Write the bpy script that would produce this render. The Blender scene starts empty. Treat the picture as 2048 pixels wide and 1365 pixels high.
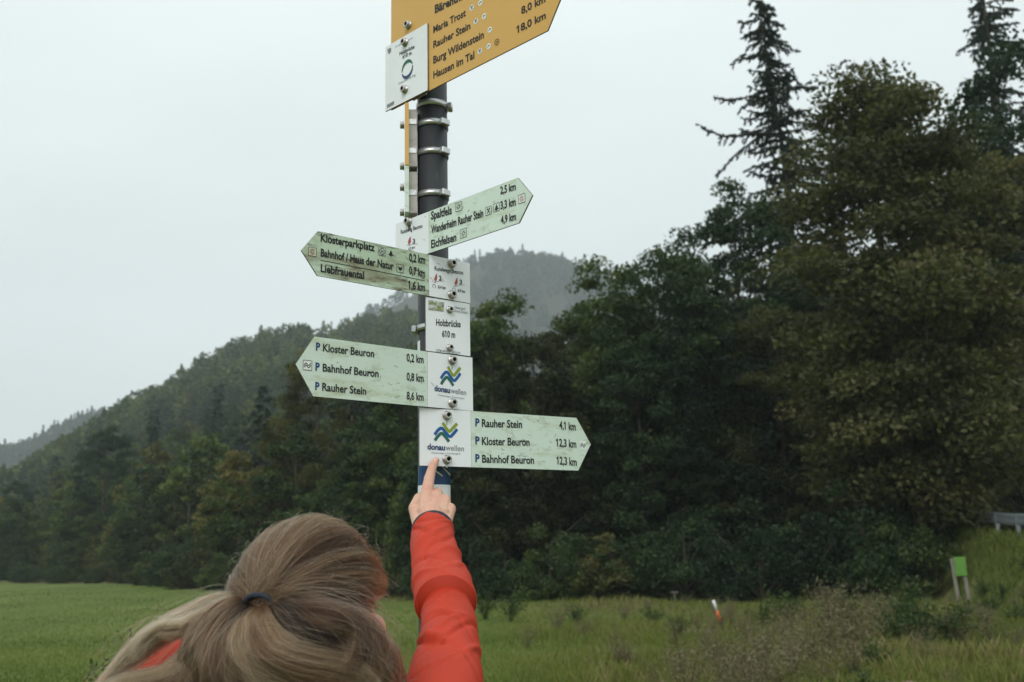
import bpy, bmesh, math, random
import numpy as np
from mathutils import Vector, Matrix

# ------------------------------------------------------------------ camera
SC = bpy.context.scene
COL = SC.collection
W, H, F = 2048.0, 1365.0, 2023.0          # photograph size and focal length in its pixels
PITCH, ROLL, CAMH = math.radians(12.0045), math.radians(-1.2627), 1.55
cp, sp, cr, sr = math.cos(PITCH), math.sin(PITCH), math.cos(ROLL), math.sin(ROLL)
cam = bpy.data.cameras.new('camera')
camo = bpy.data.objects.new('camera', cam); COL.objects.link(camo)
right = Vector((cr, -sr * sp, sr * cp)); up = Vector((-sr, -cr * sp, cr * cp)); fwd = Vector((0, cp, sp))
m = Matrix.Identity(4)
for i in range(3):
    m[i][0] = right[i]; m[i][1] = up[i]; m[i][2] = -fwd[i]
m[2][3] = CAMH
camo.matrix_world = m
cam.sensor_width = 36; cam.sensor_fit = 'HORIZONTAL'; cam.lens = F / W * 36
cam.clip_start = 0.05; cam.clip_end = 5000
cam.dof.use_dof = True; cam.dof.focus_distance = 1.82; cam.dof.aperture_fstop = 7.1; cam.dof.aperture_blades = 9
SC.camera = camo

# ------------------------------------------------------------------ sky, sun, exposure
SUN_EL, SUN_AZ = math.radians(43), math.radians(-168)     # azimuth from +Y towards +X: behind the camera, to the left
world = bpy.data.worlds.new('World'); SC.world = world; world.use_nodes = True
nt = world.node_tree; N = nt.nodes; L = nt.links; N.clear()
sky = N.new('ShaderNodeTexSky'); sky.sky_type = 'NISHITA'; sky.sun_disc = False
sky.sun_elevation = SUN_EL; sky.sun_rotation = SUN_AZ; sky.air_density = 1.0; sky.dust_density = 3.0
sc1 = N.new('ShaderNodeVectorMath'); sc1.operation = 'SCALE'; sc1.inputs['Scale'].default_value = 0.10
L.new(sky.outputs[0], sc1.inputs[0])
tc = N.new('ShaderNodeTexCoord'); sep = N.new('ShaderNodeSeparateXYZ'); L.new(tc.outputs['Generated'], sep.inputs[0])
clampz = N.new('ShaderNodeMath'); clampz.operation = 'MAXIMUM'; clampz.inputs[1].default_value = 0; L.new(sep.outputs[2], clampz.inputs[0])
grad = N.new('ShaderNodeMath'); grad.operation = 'MULTIPLY_ADD'; L.new(clampz.outputs[0], grad.inputs[0])
grad.inputs[1].default_value = 0.55; grad.inputs[2].default_value = 0.81          # overcast dome: brighter towards the zenith
mp = N.new('ShaderNodeMapping'); mp.inputs['Scale'].default_value = (1.4, 1.4, 4.0); L.new(tc.outputs['Generated'], mp.inputs[0])
nz = N.new('ShaderNodeTexNoise'); nz.inputs['Scale'].default_value = 1.3; nz.inputs['Detail'].default_value = 3; L.new(mp.outputs[0], nz.inputs[0])
cl = N.new('ShaderNodeMath'); cl.operation = 'MULTIPLY_ADD'; L.new(nz.outputs[0], cl.inputs[0]); cl.inputs[1].default_value = 0.30; cl.inputs[2].default_value = 0.85
mu = N.new('ShaderNodeMath'); mu.operation = 'MULTIPLY'; L.new(grad.outputs[0], mu.inputs[0]); L.new(cl.outputs[0], mu.inputs[1])
tint = N.new('ShaderNodeVectorMath'); tint.operation = 'SCALE'; tint.inputs[0].default_value = (0.935, 1.012, 1.008); L.new(mu.outputs[0], tint.inputs['Scale'])
mx = N.new('ShaderNodeMix'); mx.data_type = 'RGBA'; mx.inputs[0].default_value = 0.92
L.new(sc1.outputs[0], mx.inputs[6]); L.new(tint.outputs[0], mx.inputs[7])
bg = N.new('ShaderNodeBackground'); bg.inputs[1].default_value = 1.0; L.new(mx.outputs[2], bg.inputs[0])
wo = N.new('ShaderNodeOutputWorld'); L.new(bg.outputs[0], wo.inputs[0])

sun = bpy.data.lights.new('sun', 'SUN'); sun.energy = 1.5; sun.angle = math.radians(35); sun.color = (1.0, 0.97, 0.92)
suno = bpy.data.objects.new('sun', sun); COL.objects.link(suno)
sd = Vector((math.cos(SUN_EL) * math.sin(SUN_AZ), math.cos(SUN_EL) * math.cos(SUN_AZ), math.sin(SUN_EL)))
suno.rotation_euler = sd.to_track_quat('Z', 'Y').to_euler(); suno.location = sd * 50
vs = SC.view_settings; vs.view_transform = 'Standard'; vs.look = 'None'; vs.exposure = 0.0; vs.gamma = 1.0
SC.render.engine = 'CYCLES'
cy = SC.cycles; cy.use_denoising = True; cy.max_bounces = 7; cy.diffuse_bounces = 3; cy.glossy_bounces = 3
cy.transmission_bounces = 4; cy.volume_bounces = 1; cy.transparent_max_bounces = 8; cy.sample_clamp_indirect = 6

# ------------------------------------------------------------------ helpers
rng = np.random.default_rng(7)

def ray(px, py):
    x = (px - W / 2) / F; z = (H / 2 - py) / F
    x, z = cr * x - sr * z, sr * x + cr * z
    return Vector((x, cp - z * sp, sp + z * cp))

def P(px, py, Y):                         # point seen at a pixel, at world depth Y
    d = ray(px, py); return Vector((0, 0, CAMH)) + d * (Y / d.y)

def mesh_np(name, v, f, smooth=False, attrs=None):
    v = np.ascontiguousarray(v, dtype=np.float32); f = np.ascontiguousarray(f, dtype=np.int32)
    me = bpy.data.meshes.new(name); k = f.shape[1]
    me.vertices.add(len(v)); me.vertices.foreach_set('co', v.ravel())
    me.loops.add(f.size); me.loops.foreach_set('vertex_index', f.ravel())
    me.polygons.add(len(f)); me.polygons.foreach_set('loop_start', np.arange(0, f.size, k, dtype=np.int32))
    if smooth: me.polygons.foreach_set('use_smooth', np.ones(len(f), dtype=bool))
    for an, av in (attrs or {}).items():
        a = me.attributes.new(an, 'FLOAT', 'POINT'); a.data.foreach_set('value', np.ascontiguousarray(av, dtype=np.float32))
    me.update(calc_edges=True); return me

def link(name, me, mat=None, parent=None, mw=None):
    o = bpy.data.objects.new(name, me); COL.objects.link(o)
    if mat is not None and me is not None and not len(me.materials): me.materials.append(mat)
    if parent is not None: o.parent = parent
    if mw is not None: o.matrix_world = mw
    return o

def empty(name, loc=(0, 0, 0), mw=None):
    o = bpy.data.objects.new(name, None); COL.objects.link(o); o.empty_display_size = 0.1
    if mw is not None: o.matrix_world = mw
    else: o.location = loc
    return o

def tag(o, label, cat, group=None):
    o['label'] = label; o['category'] = cat
    if group: o['group'] = group
    return o

def bm_mesh(name, bm, smooth=False):
    me = bpy.data.meshes.new(name); bm.normal_update(); bm.to_mesh(me); bm.free()
    if smooth:
        for p in me.polygons: p.use_smooth = True
    return me

def prism(pts, z0, z1, name='panel', bevel=0.0):     # polygon in local xy, extruded along local z
    bm = bmesh.new()
    lo = [bm.verts.new((x, y, z0)) for x, y in pts]; hi = [bm.verts.new((x, y, z1)) for x, y in pts]
    n = len(pts)
    bm.faces.new(hi); bm.faces.new(lo[::-1])
    for i in range(n): bm.faces.new((lo[i], lo[(i + 1) % n], hi[(i + 1) % n], hi[i]))
    bmesh.ops.recalc_face_normals(bm, faces=bm.faces)
    if bevel: bmesh.ops.bevel(bm, geom=bm.edges[:], offset=bevel, segments=1, affect='EDGES')
    return bm_mesh(name, bm)

def box(sx, sy, sz, c=(0, 0, 0), name='box', bevel=0.0):
    x, y, z = c
    return prism([(x - sx / 2, y - sy / 2), (x + sx / 2, y - sy / 2), (x + sx / 2, y + sy / 2), (x - sx / 2, y + sy / 2)], z - sz / 2, z + sz / 2, name, bevel)

def lathe(prof, n=20, name='lathe', axis='z', smooth=True):   # prof: list of (r, h)
    vs_, fs = [], []
    for r, h in prof:
        for i in range(n):
            a = 2 * math.pi * i / n; vs_.append((r * math.cos(a), r * math.sin(a), h))
    for j in range(len(prof) - 1):
        for i in range(n):
            a = j * n + i; b = j * n + (i + 1) % n; fs.append((a, b, b + n, a + n))
    me = bpy.data.meshes.new(name); me.from_pydata(vs_, [], fs)
    if smooth:
        for p in me.polygons: p.use_smooth = True
    return me

def tubes(paths, n=6, name='tube', cap=True):          # paths: list of (points Nx3, radii N) -> verts, quads
    V, Fc = [], []; base = 0
    for pts, rad in paths:
        pts = np.asarray(pts, float); rad = np.asarray(rad, float); k = len(pts)
        t = np.gradient(pts, axis=0); t /= np.linalg.norm(t, axis=1)[:, None] + 1e-9
        ref = np.array([0.31, 0.17, 0.93]) if abs(t[0][2]) < 0.8 else np.array([0.95, 0.2, 0.1])
        a = np.cross(t, ref); a /= np.linalg.norm(a, axis=1)[:, None] + 1e-9
        b = np.cross(t, a)
        ph = np.arange(n) * 2 * np.pi / n
        ring = pts[:, None, :] + rad[:, None, None] * (a[:, None, :] * np.cos(ph)[None, :, None] + b[:, None, :] * np.sin(ph)[None, :, None])
        V.append(ring.reshape(-1, 3))
        idx = base + np.arange(k * n).reshape(k, n)
        q = np.stack([idx[:-1], np.roll(idx[:-1], -1, 1), np.roll(idx[1:], -1, 1), idx[1:]], -1).reshape(-1, 4)
        Fc.append(q); base += k * n
    return np.concatenate(V), np.concatenate(Fc)

def catmull(pts, n):
    pts = np.asarray(pts, float); k = len(pts)
    p = np.vstack([2 * pts[0] - pts[1], pts, 2 * pts[-1] - pts[-2]])
    s = np.linspace(0, k - 1 - 1e-6, n); i = s.astype(int); t = (s - i)[:, None]
    p0, p1, p2, p3 = p[i], p[i + 1], p[i + 2], p[i + 3]
    return 0.5 * ((2 * p1) + (-p0 + p2) * t + (2 * p0 - 5 * p1 + 4 * p2 - p3) * t ** 2 + (-p0 + 3 * p1 - 3 * p2 + p3) * t ** 3)

# ------------------------------------------------------------------ materials
def mat(name, col=(0.5, 0.5, 0.5), rough=0.6, metal=0.0, spec=0.4, noise=None, bump=None, sss=0.0, coords='Object'):
    """noise: list of (scale, colour, low, high, (sx,sy,sz)) layers mixed over the base colour."""
    mt = bpy.data.materials.new(name); mt.use_nodes = True
    t = mt.node_tree; b = t.nodes['Principled BSDF']
    b.inputs['Base Color'].default_value = (*col, 1); b.inputs['Roughness'].default_value = rough
    b.inputs['Metallic'].default_value = metal; b.inputs['Specular IOR Level'].default_value = spec
    if sss:
        b.inputs['Subsurface Weight'].default_value = sss; b.inputs['Subsurface Radius'].default_value = (0.008, 0.003, 0.0015); b.inputs['Subsurface Scale'].default_value = 0.6
    tcn = t.nodes.new('ShaderNodeTexCoord'); prev = None
    for (scale, c2, lo, hi, st) in (noise or []):
        mpn = t.nodes.new('ShaderNodeMapping'); mpn.inputs['Scale'].default_value = st; t.links.new(tcn.outputs[coords], mpn.inputs[0])
        nn = t.nodes.new('ShaderNodeTexNoise'); nn.inputs['Scale'].default_value = scale; nn.inputs['Detail'].default_value = 6; nn.inputs['Roughness'].default_value = 0.65
        t.links.new(mpn.outputs[0], nn.inputs[0])
        mr = t.nodes.new('ShaderNodeMapRange'); mr.inputs[1].default_value = lo; mr.inputs[2].default_value = hi; t.links.new(nn.outputs[0], mr.inputs[0])
        mix = t.nodes.new('ShaderNodeMix'); mix.data_type = 'RGBA'; t.links.new(mr.outputs[0], mix.inputs[0])
        if prev is None: mix.inputs[6].default_value = (*col, 1)
        else: t.links.new(prev, mix.inputs[6])
        mix.inputs[7].default_value = (*c2, 1); prev = mix.outputs[2]
    if prev is not None: t.links.new(prev, b.inputs['Base Color'])
    if bump:
        mpn = t.nodes.new('ShaderNodeMapping'); t.links.new(tcn.outputs[coords], mpn.inputs[0])
        if len(bump) > 3: mpn.inputs['Scale'].default_value = bump[3]
        nn = t.nodes.new('ShaderNodeTexNoise'); nn.inputs['Scale'].default_value = bump[0]; nn.inputs['Detail'].default_value = 5; t.links.new(mpn.outputs[0], nn.inputs[0])
        bn = t.nodes.new('ShaderNodeBump'); bn.inputs['Strength'].default_value = bump[1]; bn.inputs['Distance'].default_value = bump[2]
        t.links.new(nn.outputs[0], bn.inputs['Height']); t.links.new(bn.outputs[0], b.inputs['Normal'])
    return mt

def leafmat(name, cols, trans=0.3, objvar=0.5, tr_tint=(1.1, 1.25, 0.5)):
    """foliage: per-leaf tint attribute through a ramp, per-tree variation, some light passing through."""
    mt = bpy.data.materials.new(name); mt.use_nodes = True; t = mt.node_tree; t.nodes.clear()
    at = t.nodes.new('ShaderNodeAttribute'); at.attribute_name = 'tint'
    rp = t.nodes.new('ShaderNodeValToRGB'); e = rp.color_ramp.elements
    for i, c in enumerate(cols):
        pos = i / (len(cols) - 1)
        el = e[0] if i == 0 else (e[-1] if i == len(cols) - 1 else e.new(pos))
        el.position = pos; el.color = (*c, 1)
    t.links.new(at.outputs['Fac'], rp.inputs[0])
    oi = t.nodes.new('ShaderNodeObjectInfo')
    mr = t.nodes.new('ShaderNodeMapRange'); mr.inputs[3].default_value = 1 - objvar / 2; mr.inputs[4].default_value = 1 + objvar / 2; t.links.new(oi.outputs['Random'], mr.inputs[0])
    hs = t.nodes.new('ShaderNodeHueSaturation'); t.links.new(rp.outputs[0], hs.inputs['Color']); t.links.new(mr.outputs[0], hs.inputs['Value'])
    mh = t.nodes.new('ShaderNodeMath'); mh.operation = 'MULTIPLY_ADD'; mh.inputs[1].default_value = -0.05 * objvar; mh.inputs[2].default_value = 0.5 + 0.02 * objvar; t.links.new(oi.outputs['Random'], mh.inputs[0])
    t.links.new(mh.outputs[0], hs.inputs['Hue'])
    df = t.nodes.new('ShaderNodeBsdfPrincipled'); df.inputs['Roughness'].default_value = 0.6; df.inputs['Specular IOR Level'].default_value = 0.25; t.links.new(hs.outputs[0], df.inputs['Base Color'])
    tr = t.nodes.new('ShaderNodeBsdfTranslucent')
    tv = t.nodes.new('ShaderNodeVectorMath'); tv.operation = 'MULTIPLY'; tv.inputs[1].default_value = tr_tint; t.links.new(hs.outputs[0], tv.inputs[0]); t.links.new(tv.outputs[0], tr.inputs[0])
    mxs = t.nodes.new('ShaderNodeMixShader'); mxs.inputs[0].default_value = trans; t.links.new(df.outputs[0], mxs.inputs[1]); t.links.new(tr.outputs[0], mxs.inputs[2])
    out = t.nodes.new('ShaderNodeOutputMaterial'); t.links.new(mxs.outputs[0], out.inputs[0])
    return mt

M_bark = mat('bark', (0.055, 0.042, 0.032), 0.9, noise=[(6, (0.10, 0.09, 0.075), 0.45, 0.7, (1, 1, 0.2))], bump=(14, 0.6, 0.03, (1, 1, 0.2)))
M_palebark = mat('pale_bark', (0.16, 0.15, 0.13), 0.9, noise=[(5, (0.07, 0.06, 0.05), 0.45, 0.65, (1, 1, 0.4))], bump=(14, 0.5, 0.02))
G_dark = [(0.011, 0.026, 0.012), (0.024, 0.052, 0.020), (0.050, 0.085, 0.030)]
G_mid = [(0.020, 0.040, 0.014), (0.048, 0.082, 0.024), (0.105, 0.140, 0.038)]
G_olive = [(0.018, 0.026, 0.010), (0.040, 0.050, 0.016), (0.068, 0.080, 0.027), (0.092, 0.085, 0.030)]
G_fresh = [(0.030, 0.055, 0.014), (0.070, 0.105, 0.024), (0.130, 0.160, 0.040)]
G_yellow = [(0.055, 0.060, 0.016), (0.110, 0.110, 0.028), (0.180, 0.160, 0.040)]
G_spruce = [(0.008, 0.020, 0.014), (0.016, 0.036, 0.022), (0.030, 0.055, 0.030)]
M_leaf = {k: leafmat('leaves_' + k, tuple(tuple(0.93 * q for q in z_) for z_ in c), 0.3, 1.05) for k, c in dict(dark=G_dark, mid=G_mid, olive=G_olive, fresh=G_fresh, yellow=G_yellow).items()}
M_needle = leafmat('needles', G_spruce, 0.1, 0.3)
# ------------------------------------------------------------------ terrain
def lerp_tab(u, tab):
    xs, ys = zip(*tab); return np.interp(u, xs, ys)
FOOT = [(-1500, 150), (-600, 145), (0, 128), (250, 92), (400, 68), (700, 47), (1000, 38), (1300, 37), (1600, 38), (2048, 41), (2600, 45), (4000, 50)]
RIDGE_D = [(-1500, 360), (-600, 340), (0, 300), (160, 330), (340, 360), (500, 390), (640, 420), (780, 450), (850, 450), (940, 400), (1100, 300), (1300, 190), (1600, 150), (2048, 125), (2600, 120), (4000, 120)]
RIDGE_Z = [(-1500, 5), (-600, 6), (0, 14), (160, 34), (250, 46), (340, 57), (500, 78), (640, 87), (780, 106), (850, 104), (940, 74), (1100, 46), (1300, 36), (1600, 36), (2048, 40), (2600, 44), (4000, 44)]
FAR_Y = [(-1500, 960), (-500, 945), (0, 925), (130, 872), (330, 822), (500, 775), (700, 655), (880, 560), (940, 535), (1020, 512), (1130, 522), (1180, 540), (1250, 575), (1400, 650), (1700, 720), (4000, 800)]
ROAD_D = [(u_, 13.2 / math.sin(math.atan((u_ - 1024) * cp / F))) for u_ in (1250, 1400, 1550, 1700, 1850, 1930, 2020, 2200, 2600, 3200, 4000)]       # a straight road
ROAD_Z = [(1150, 4.4), (1400, 3.9), (1700, 2.62), (1930, 1.99), (2020, 1.76), (2600, 1.3), (4000, 1.0)]
FAR_R = 1100.0

def u_of(x, y):
    az = np.clip(np.arctan2(x, y), -1.05, 1.05)
    return W / 2 + F / cp * np.tan(az)

def dir_of(u):                                          # horizontal unit direction for an image column near the horizon
    t = (u - W / 2) * cp / F; n = np.sqrt(1 + t * t); return t / n, 1 / n

def sstep(t): t = np.clip(t, 0, 1); return t * t * (3 - 2 * t)

def terrain(x, y):
    x = np.asarray(x, float); y = np.asarray(y, float)
    r = np.hypot(x, y); u = u_of(x, y)
    back = sstep((y + 5) / 30)                          # nothing rises behind the camera
    df, dr, zr = lerp_tab(u, FOOT), lerp_tab(u, RIDGE_D), lerp_tab(u, RIDGE_Z)
    t = np.clip((r - df) / (dr - df), 0, 1)
    z = zr * t ** lerp_tab(u, [(0, 1.5), (900, 1.45), (1300, 1.15)]) * (1 - 0.9 * sstep((r - dr * 1.05) / (dr * 0.5)))
    z = z + 0.06 * np.sin(x * 0.5 + 1) * np.cos(y * 0.37) * sstep((r - 4) / 6) + 0.10 * np.sin(x * 0.17) * sstep((r - 10) / 20)
    # road bench on the right
    rd, rz = lerp_tab(u, ROAD_D), lerp_tab(u, ROAD_Z)
    k = sstep((u - 1240) / 120)
    dd = r - rd
    w = np.where(dd < 0, sstep((dd + 4.2) / 4.0), sstep((9.0 - dd) / 3.0)) * k
    z = z * (1 - w) + rz * w
    # far hills
    ey = lerp_tab(u, FAR_Y); hor = H / 2 + F * math.tan(PITCH) + (u - W / 2) * math.tan(ROLL)
    zf = (hor - ey) / F * cp * FAR_R * 1.03 - 13
    z = z + np.maximum(zf, 0) * sstep((r - 600) / (FAR_R - 600)) ** 1.1
    z = z + np.sin(x * 0.031) * np.cos(y * 0.027) * 2.5 * sstep((r - 110) / 120)
    return z * back

def polar_grid(rs, az):
    R_, A_ = np.meshgrid(rs, az, indexing='ij'); x = R_ * np.sin(A_); y = R_ * np.cos(A_)
    v = np.stack([x, y, terrain(x, y)], -1).reshape(-1, 3)
    nr, na = R_.shape; idx = np.arange(nr * na).reshape(nr, na)
    f = np.stack([idx[:-1, :-1], idx[1:, :-1], idx[1:, 1:], idx[:-1, 1:]], -1).reshape(-1, 4)
    return v, f

# meadow / forest floor material: the border between them follows the foot of the slope
def ground_mat():
    mt = bpy.data.materials.new('meadow'); mt.use_nodes = True; t = mt.node_tree; b = t.nodes['Principled BSDF']
    b.inputs['Roughness'].default_value = 0.9; b.inputs['Specular IOR Level'].default_value = 0.15
    tcn = t.nodes.new('ShaderNodeTexCoord')
    def noise(scale, st=(1, 1, 1), det=6):
        mpn = t.nodes.new('ShaderNodeMapping'); mpn.inputs['Scale'].default_value = st; mpn.inputs['Rotation'].default_value = (0, 0, 0.5); t.links.new(tcn.outputs['Object'], mpn.inputs[0])
        n_ = t.nodes.new('ShaderNodeTexNoise'); n_.inputs['Scale'].default_value = scale; n_.inputs['Detail'].default_value = det; n_.inputs['Roughness'].default_value = 0.6; t.links.new(mpn.outputs[0], n_.inputs[0]); return n_.outputs[0]
    def mix(fac, a, c, lo=0.0, hi=1.0):
        mr = t.nodes.new('ShaderNodeMapRange'); mr.inputs[1].default_value = lo; mr.inputs[2].default_value = hi; t.links.new(fac, mr.inputs[0])
        mm = t.nodes.new('ShaderNodeMix'); mm.data_type = 'RGBA'; t.links.new(mr.outputs[0], mm.inputs[0])
        for s, val in ((6, a), (7, c)):
            if isinstance(val, tuple): mm.inputs[s].default_value = (*val, 1)
            else: t.links.new(val, mm.inputs[s])
        return mm.outputs[2]
    g = mix(noise(0.35, (1, 0.25, 1)), (0.075, 0.112, 0.020), (0.125, 0.160, 0.032), 0.35, 0.65)
    g = mix(noise(5.0), g, (0.070, 0.090, 0.024), 0.5, 0.75)
    at = t.nodes.new('ShaderNodeAttribute'); at.attribute_name = 'rough'
    g = mix(at.outputs['Fac'], g, mix(noise(1.2), (0.070, 0.085, 0.022), (0.160, 0.130, 0.065), 0.4, 0.62))
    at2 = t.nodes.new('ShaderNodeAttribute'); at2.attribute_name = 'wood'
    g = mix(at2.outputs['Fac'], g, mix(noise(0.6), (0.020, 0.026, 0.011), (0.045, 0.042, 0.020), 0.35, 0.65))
    at3 = t.nodes.new('ShaderNodeAttribute'); at3.attribute_name = 'gravel'
    g = mix(at3.outputs['Fac'], g, mix(noise(30), (0.22, 0.20, 0.18), (0.36, 0.34, 0.31), 0.35, 0.65))
    t.links.new(g, b.inputs['Base Color'])
    bn = t.nodes.new('ShaderNodeBump'); bn.inputs['Strength'].default_value = 0.6; bn.inputs['Distance'].default_value = 0.08; t.links.new(noise(7.0), bn.inputs['Height']); t.links.new(bn.outputs[0], b.inputs['Normal'])
    return mt
M_ground = ground_mat()
M_road = mat('asphalt', (0.16, 0.16, 0.165), 0.85, noise=[(8, (0.22, 0.22, 0.22), 0.4, 0.7, (1, 1, 1))])

def rough_of(x, y):                                      # rough grass grows right of the post, the left is mown
    u = u_of(x, y); r = np.hypot(x, y); df = lerp_tab(u, FOOT)
    n = 0.25 * np.sin(x * 0.9 + 0.6 * y) + 0.2 * np.sin(y * 0.7 - x * 0.3)
    bank = sstep((u - 1860) / 100) * sstep((r - 17) / 6)
    return (1 - .75 * bank) * np.clip(np.maximum(sstep((u - 900) / 350), sstep((r / df - 0.86) / 0.1)) * (0.8 + n), 0, 1)

for nm, rs, az in (('ground', np.concatenate([np.linspace(0, 8, 12), np.geomspace(8.6, 150, 110), np.linspace(153, 600, 90)]), np.radians(np.linspace(-180, 180, 361))),
                   ('hill', np.linspace(600, 1350, 60), np.radians(np.linspace(-62, 62, 140)))):
    v, f = polar_grid(rs, az)
    r = np.hypot(v[:, 0], v[:, 1]); u = u_of(v[:, 0], v[:, 1]); df = lerp_tab(u, FOOT)
    front = v[:, 1] > 0; rd_ = lerp_tab(u, ROAD_D)
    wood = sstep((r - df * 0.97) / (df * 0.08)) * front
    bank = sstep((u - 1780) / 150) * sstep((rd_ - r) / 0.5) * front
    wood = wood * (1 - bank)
    # a gravel track crosses the corner at the lower right, a trodden path runs along the wood
    gx, gy = v[:, 0], v[:, 1]
    grav = sstep((gx - 4.85 - 0.12 * np.sin(gy * 2)) / 0.15) * (gy > 2) * sstep((12.0 - gy) / 0.4)
    path = np.exp(-((r - 20.3 - 0.5 * np.sin(gx * 0.5)) / 0.22) ** 2) * sstep((u - 1330) / 60) * sstep((1590 - u) / 60) * front * 0.8
    me = mesh_np(nm, v, f, True, dict(rough=rough_of(v[:, 0], v[:, 1]) * front, wood=wood, gravel=np.clip(grav + path, 0, 1)))
    o = link(nm, me, M_ground); o['kind'] = 'structure'

# road and guard rail on the bench
us = np.linspace(1260, 2500, 60); dx, dy = dir_of(us); rd = lerp_tab(us, ROAD_D); rz = lerp_tab(us, ROAD_Z)
vv = []
for k in (0.7, 5.6): vv.append(np.stack([dx * (rd + k), dy * (rd + k), rz + 0.05], -1))
vv = np.concatenate(vv); n_ = len(us); ii = np.arange(n_ - 1)
o = link('road', mesh_np('road', vv, np.stack([ii, ii + 1, ii + 1 + n_, ii + n_], -1)), M_road); o['kind'] = 'structure'
M_rail = mat('galvanised', (0.22, 0.245, 0.26), 0.55, 0.4, noise=[(3, (0.22, 0.24, 0.25), 0.4, 0.7, (1, 1, 1))])
gr = empty('guard_rail', (float(dx[20] * rd[20]), float(dy[20] * rd[20]), float(rz[20])))
tag(gr, 'grey galvanised guard rail along the road behind the right-hand trees', 'guard rail')
prof = [(-0.155, 0.0), (-0.12, 0.035), (-0.05, 0.04), (0.0, 0.0), (0.05, 0.04), (0.12, 0.035), (0.155, 0.0)]
us2 = np.linspace(1270, 2480, 90); dx, dy = dir_of(us2); rd = lerp_tab(us2, ROAD_D); rz = lerp_tab(us2, ROAD_Z)
vv = np.stack([np.stack([dx * (rd - q), dy * (rd - q), rz + 0.46 + p], -1) for p, q in prof], 1)
idx = np.arange(vv.shape[0] * 7).reshape(-1, 7)
ff = np.stack([idx[:-1, :-1], idx[1:, :-1], idx[1:, 1:], idx[:-1, 1:]], -1).reshape(-1, 4)
gi = Matrix.Translation(gr.location).inverted()
me = mesh_np('beam', vv.reshape(-1, 3) - np.array(gr.location), ff, True); link('beam', me, M_rail, gr)
pm = box(0.10, 0.06, 0.9, (0, 0, 0.12), 'rail_post', 0.005)
for k in range(2, 90, 3):
    po = link('rail_post', pm, M_rail, gr); po.location = (float(dx[k] * (rd[k] + .04)) - gr.location.x, float(dy[k] * (rd[k] + .04)) - gr.location.y, float(rz[k]) - gr.location.z)
# ------------------------------------------------------------------ trees
def leaves(rg, c, s, upb=0.5, asp=0.55):
    n = len(c); nr = rg.normal(size=(n, 3)); nr[:, 2] += upb; nr /= np.linalg.norm(nr, axis=1)[:, None]
    t = rg.normal(size=(n, 3)); t -= nr * (t * nr).sum(1)[:, None]; t /= np.linalg.norm(t, axis=1)[:, None]
    b = np.cross(nr, t); s = (s * rg.uniform(0.6, 1.3, n))[:, None]
    v = np.stack([c - t * s, c + b * s * asp, c + t * s, c - b * s * asp], 1).reshape(-1, 3)
    return v, np.arange(4 * n).reshape(n, 4)

def broadleaf(seed, Ht, hb, R, ncl, nleaf, s, clr=0.75, lean=0.0, top=0.75, trunk_r=None, flat=0.6, var=0.18):
    """returns crown mesh and trunk mesh of one tree whose foot is at the origin."""
    rg = np.random.default_rng(seed)
    h = rg.beta(1.15, 1.25, ncl); th = rg.uniform(0, 2 * np.pi, ncl)
    prof = np.sin(np.pi * np.clip(0.10 + 0.86 * h ** top, 0, 1)) ** 0.7
    ph = rg.uniform(0, 6.28, 4)
    lump = 1 + 0.22 * np.sin(2 * th + ph[0] + 5 * h) + 0.16 * np.sin(5 * th + ph[1] - 9 * h) + 0.10 * np.sin(9 * th + ph[2] + 14 * h)
    rr = R * prof * lump * rg.uniform(0.25, 1, ncl) ** 0.45
    z = hb + (Ht - hb - clr * 0.6) * h + rg.normal(size=ncl) * 0.25
    c = np.stack([rr * np.cos(th) + lean * h * Ht, rr * np.sin(th), z - 0.05 * rr], 1)
    w = rg.uniform(0.6, 1.5, ncl); w /= w.sum(); which = rg.choice(ncl, nleaf, p=w)
    rad = clr * rg.uniform(0.6, 1.35, ncl)
    off = rg.normal(size=(nleaf, 3)); off /= np.linalg.norm(off, axis=1)[:, None]; off *= rg.uniform(0, 1, nleaf)[:, None] ** 0.5
    off[:, 2] *= flat
    off[:, 2] -= 0.18 * np.hypot(off[:, 0], off[:, 1])
    pts = c[which] + off * rad[which][:, None]
    v, f = leaves(rg, pts, s)
    clt = rg.normal(0.45, var, ncl)[which] + rg.normal(0, 0.16, nleaf)
    crown = mesh_np('crown', v, f, False, dict(tint=np.repeat(np.clip(clt, 0, 1), 4)))
    tr = trunk_r or Ht * 0.013
    k = 9; tz = np.linspace(-0.3, Ht * 0.9, k); bend = np.cumsum(rg.normal(0, 0.05 * Ht / 16, (k, 2)), 0); bend[:2] = 0
    tp = np.stack([bend[:, 0] + lean * tz, bend[:, 1], tz], 1); trad = tr * (1 - tz.clip(0) / (Ht * 0.95)) ** 0.8 + 0.015; trad[0] *= 1.35
    paths = [(tp, trad)]
    order = rg.permutation(ncl)[:min(34, ncl)]
    for i in order:
        e = c[i]; z0 = max(hb * 0.55, e[2] - rr[i] * rg.uniform(0.6, 1.1) - 0.6); z0 = min(z0, Ht * 0.85)
        b0 = np.array([np.interp(z0, tz, tp[:, 0]), np.interp(z0, tz, tp[:, 1]), z0]); r0 = np.interp(z0, tz, trad) * 0.45
        mid = b0 * 0.45 + e * 0.55 + np.array([0, 0, -0.12 * rr[i]]) + rg.normal(0, 0.12, 3)
        pp = catmull([b0, mid, e], 6); paths.append((pp, np.linspace(r0, 0.012, 6)))
    tv, tf = tubes(paths, 6)
    return crown, mesh_np('trunk', tv, tf, True)

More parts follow.
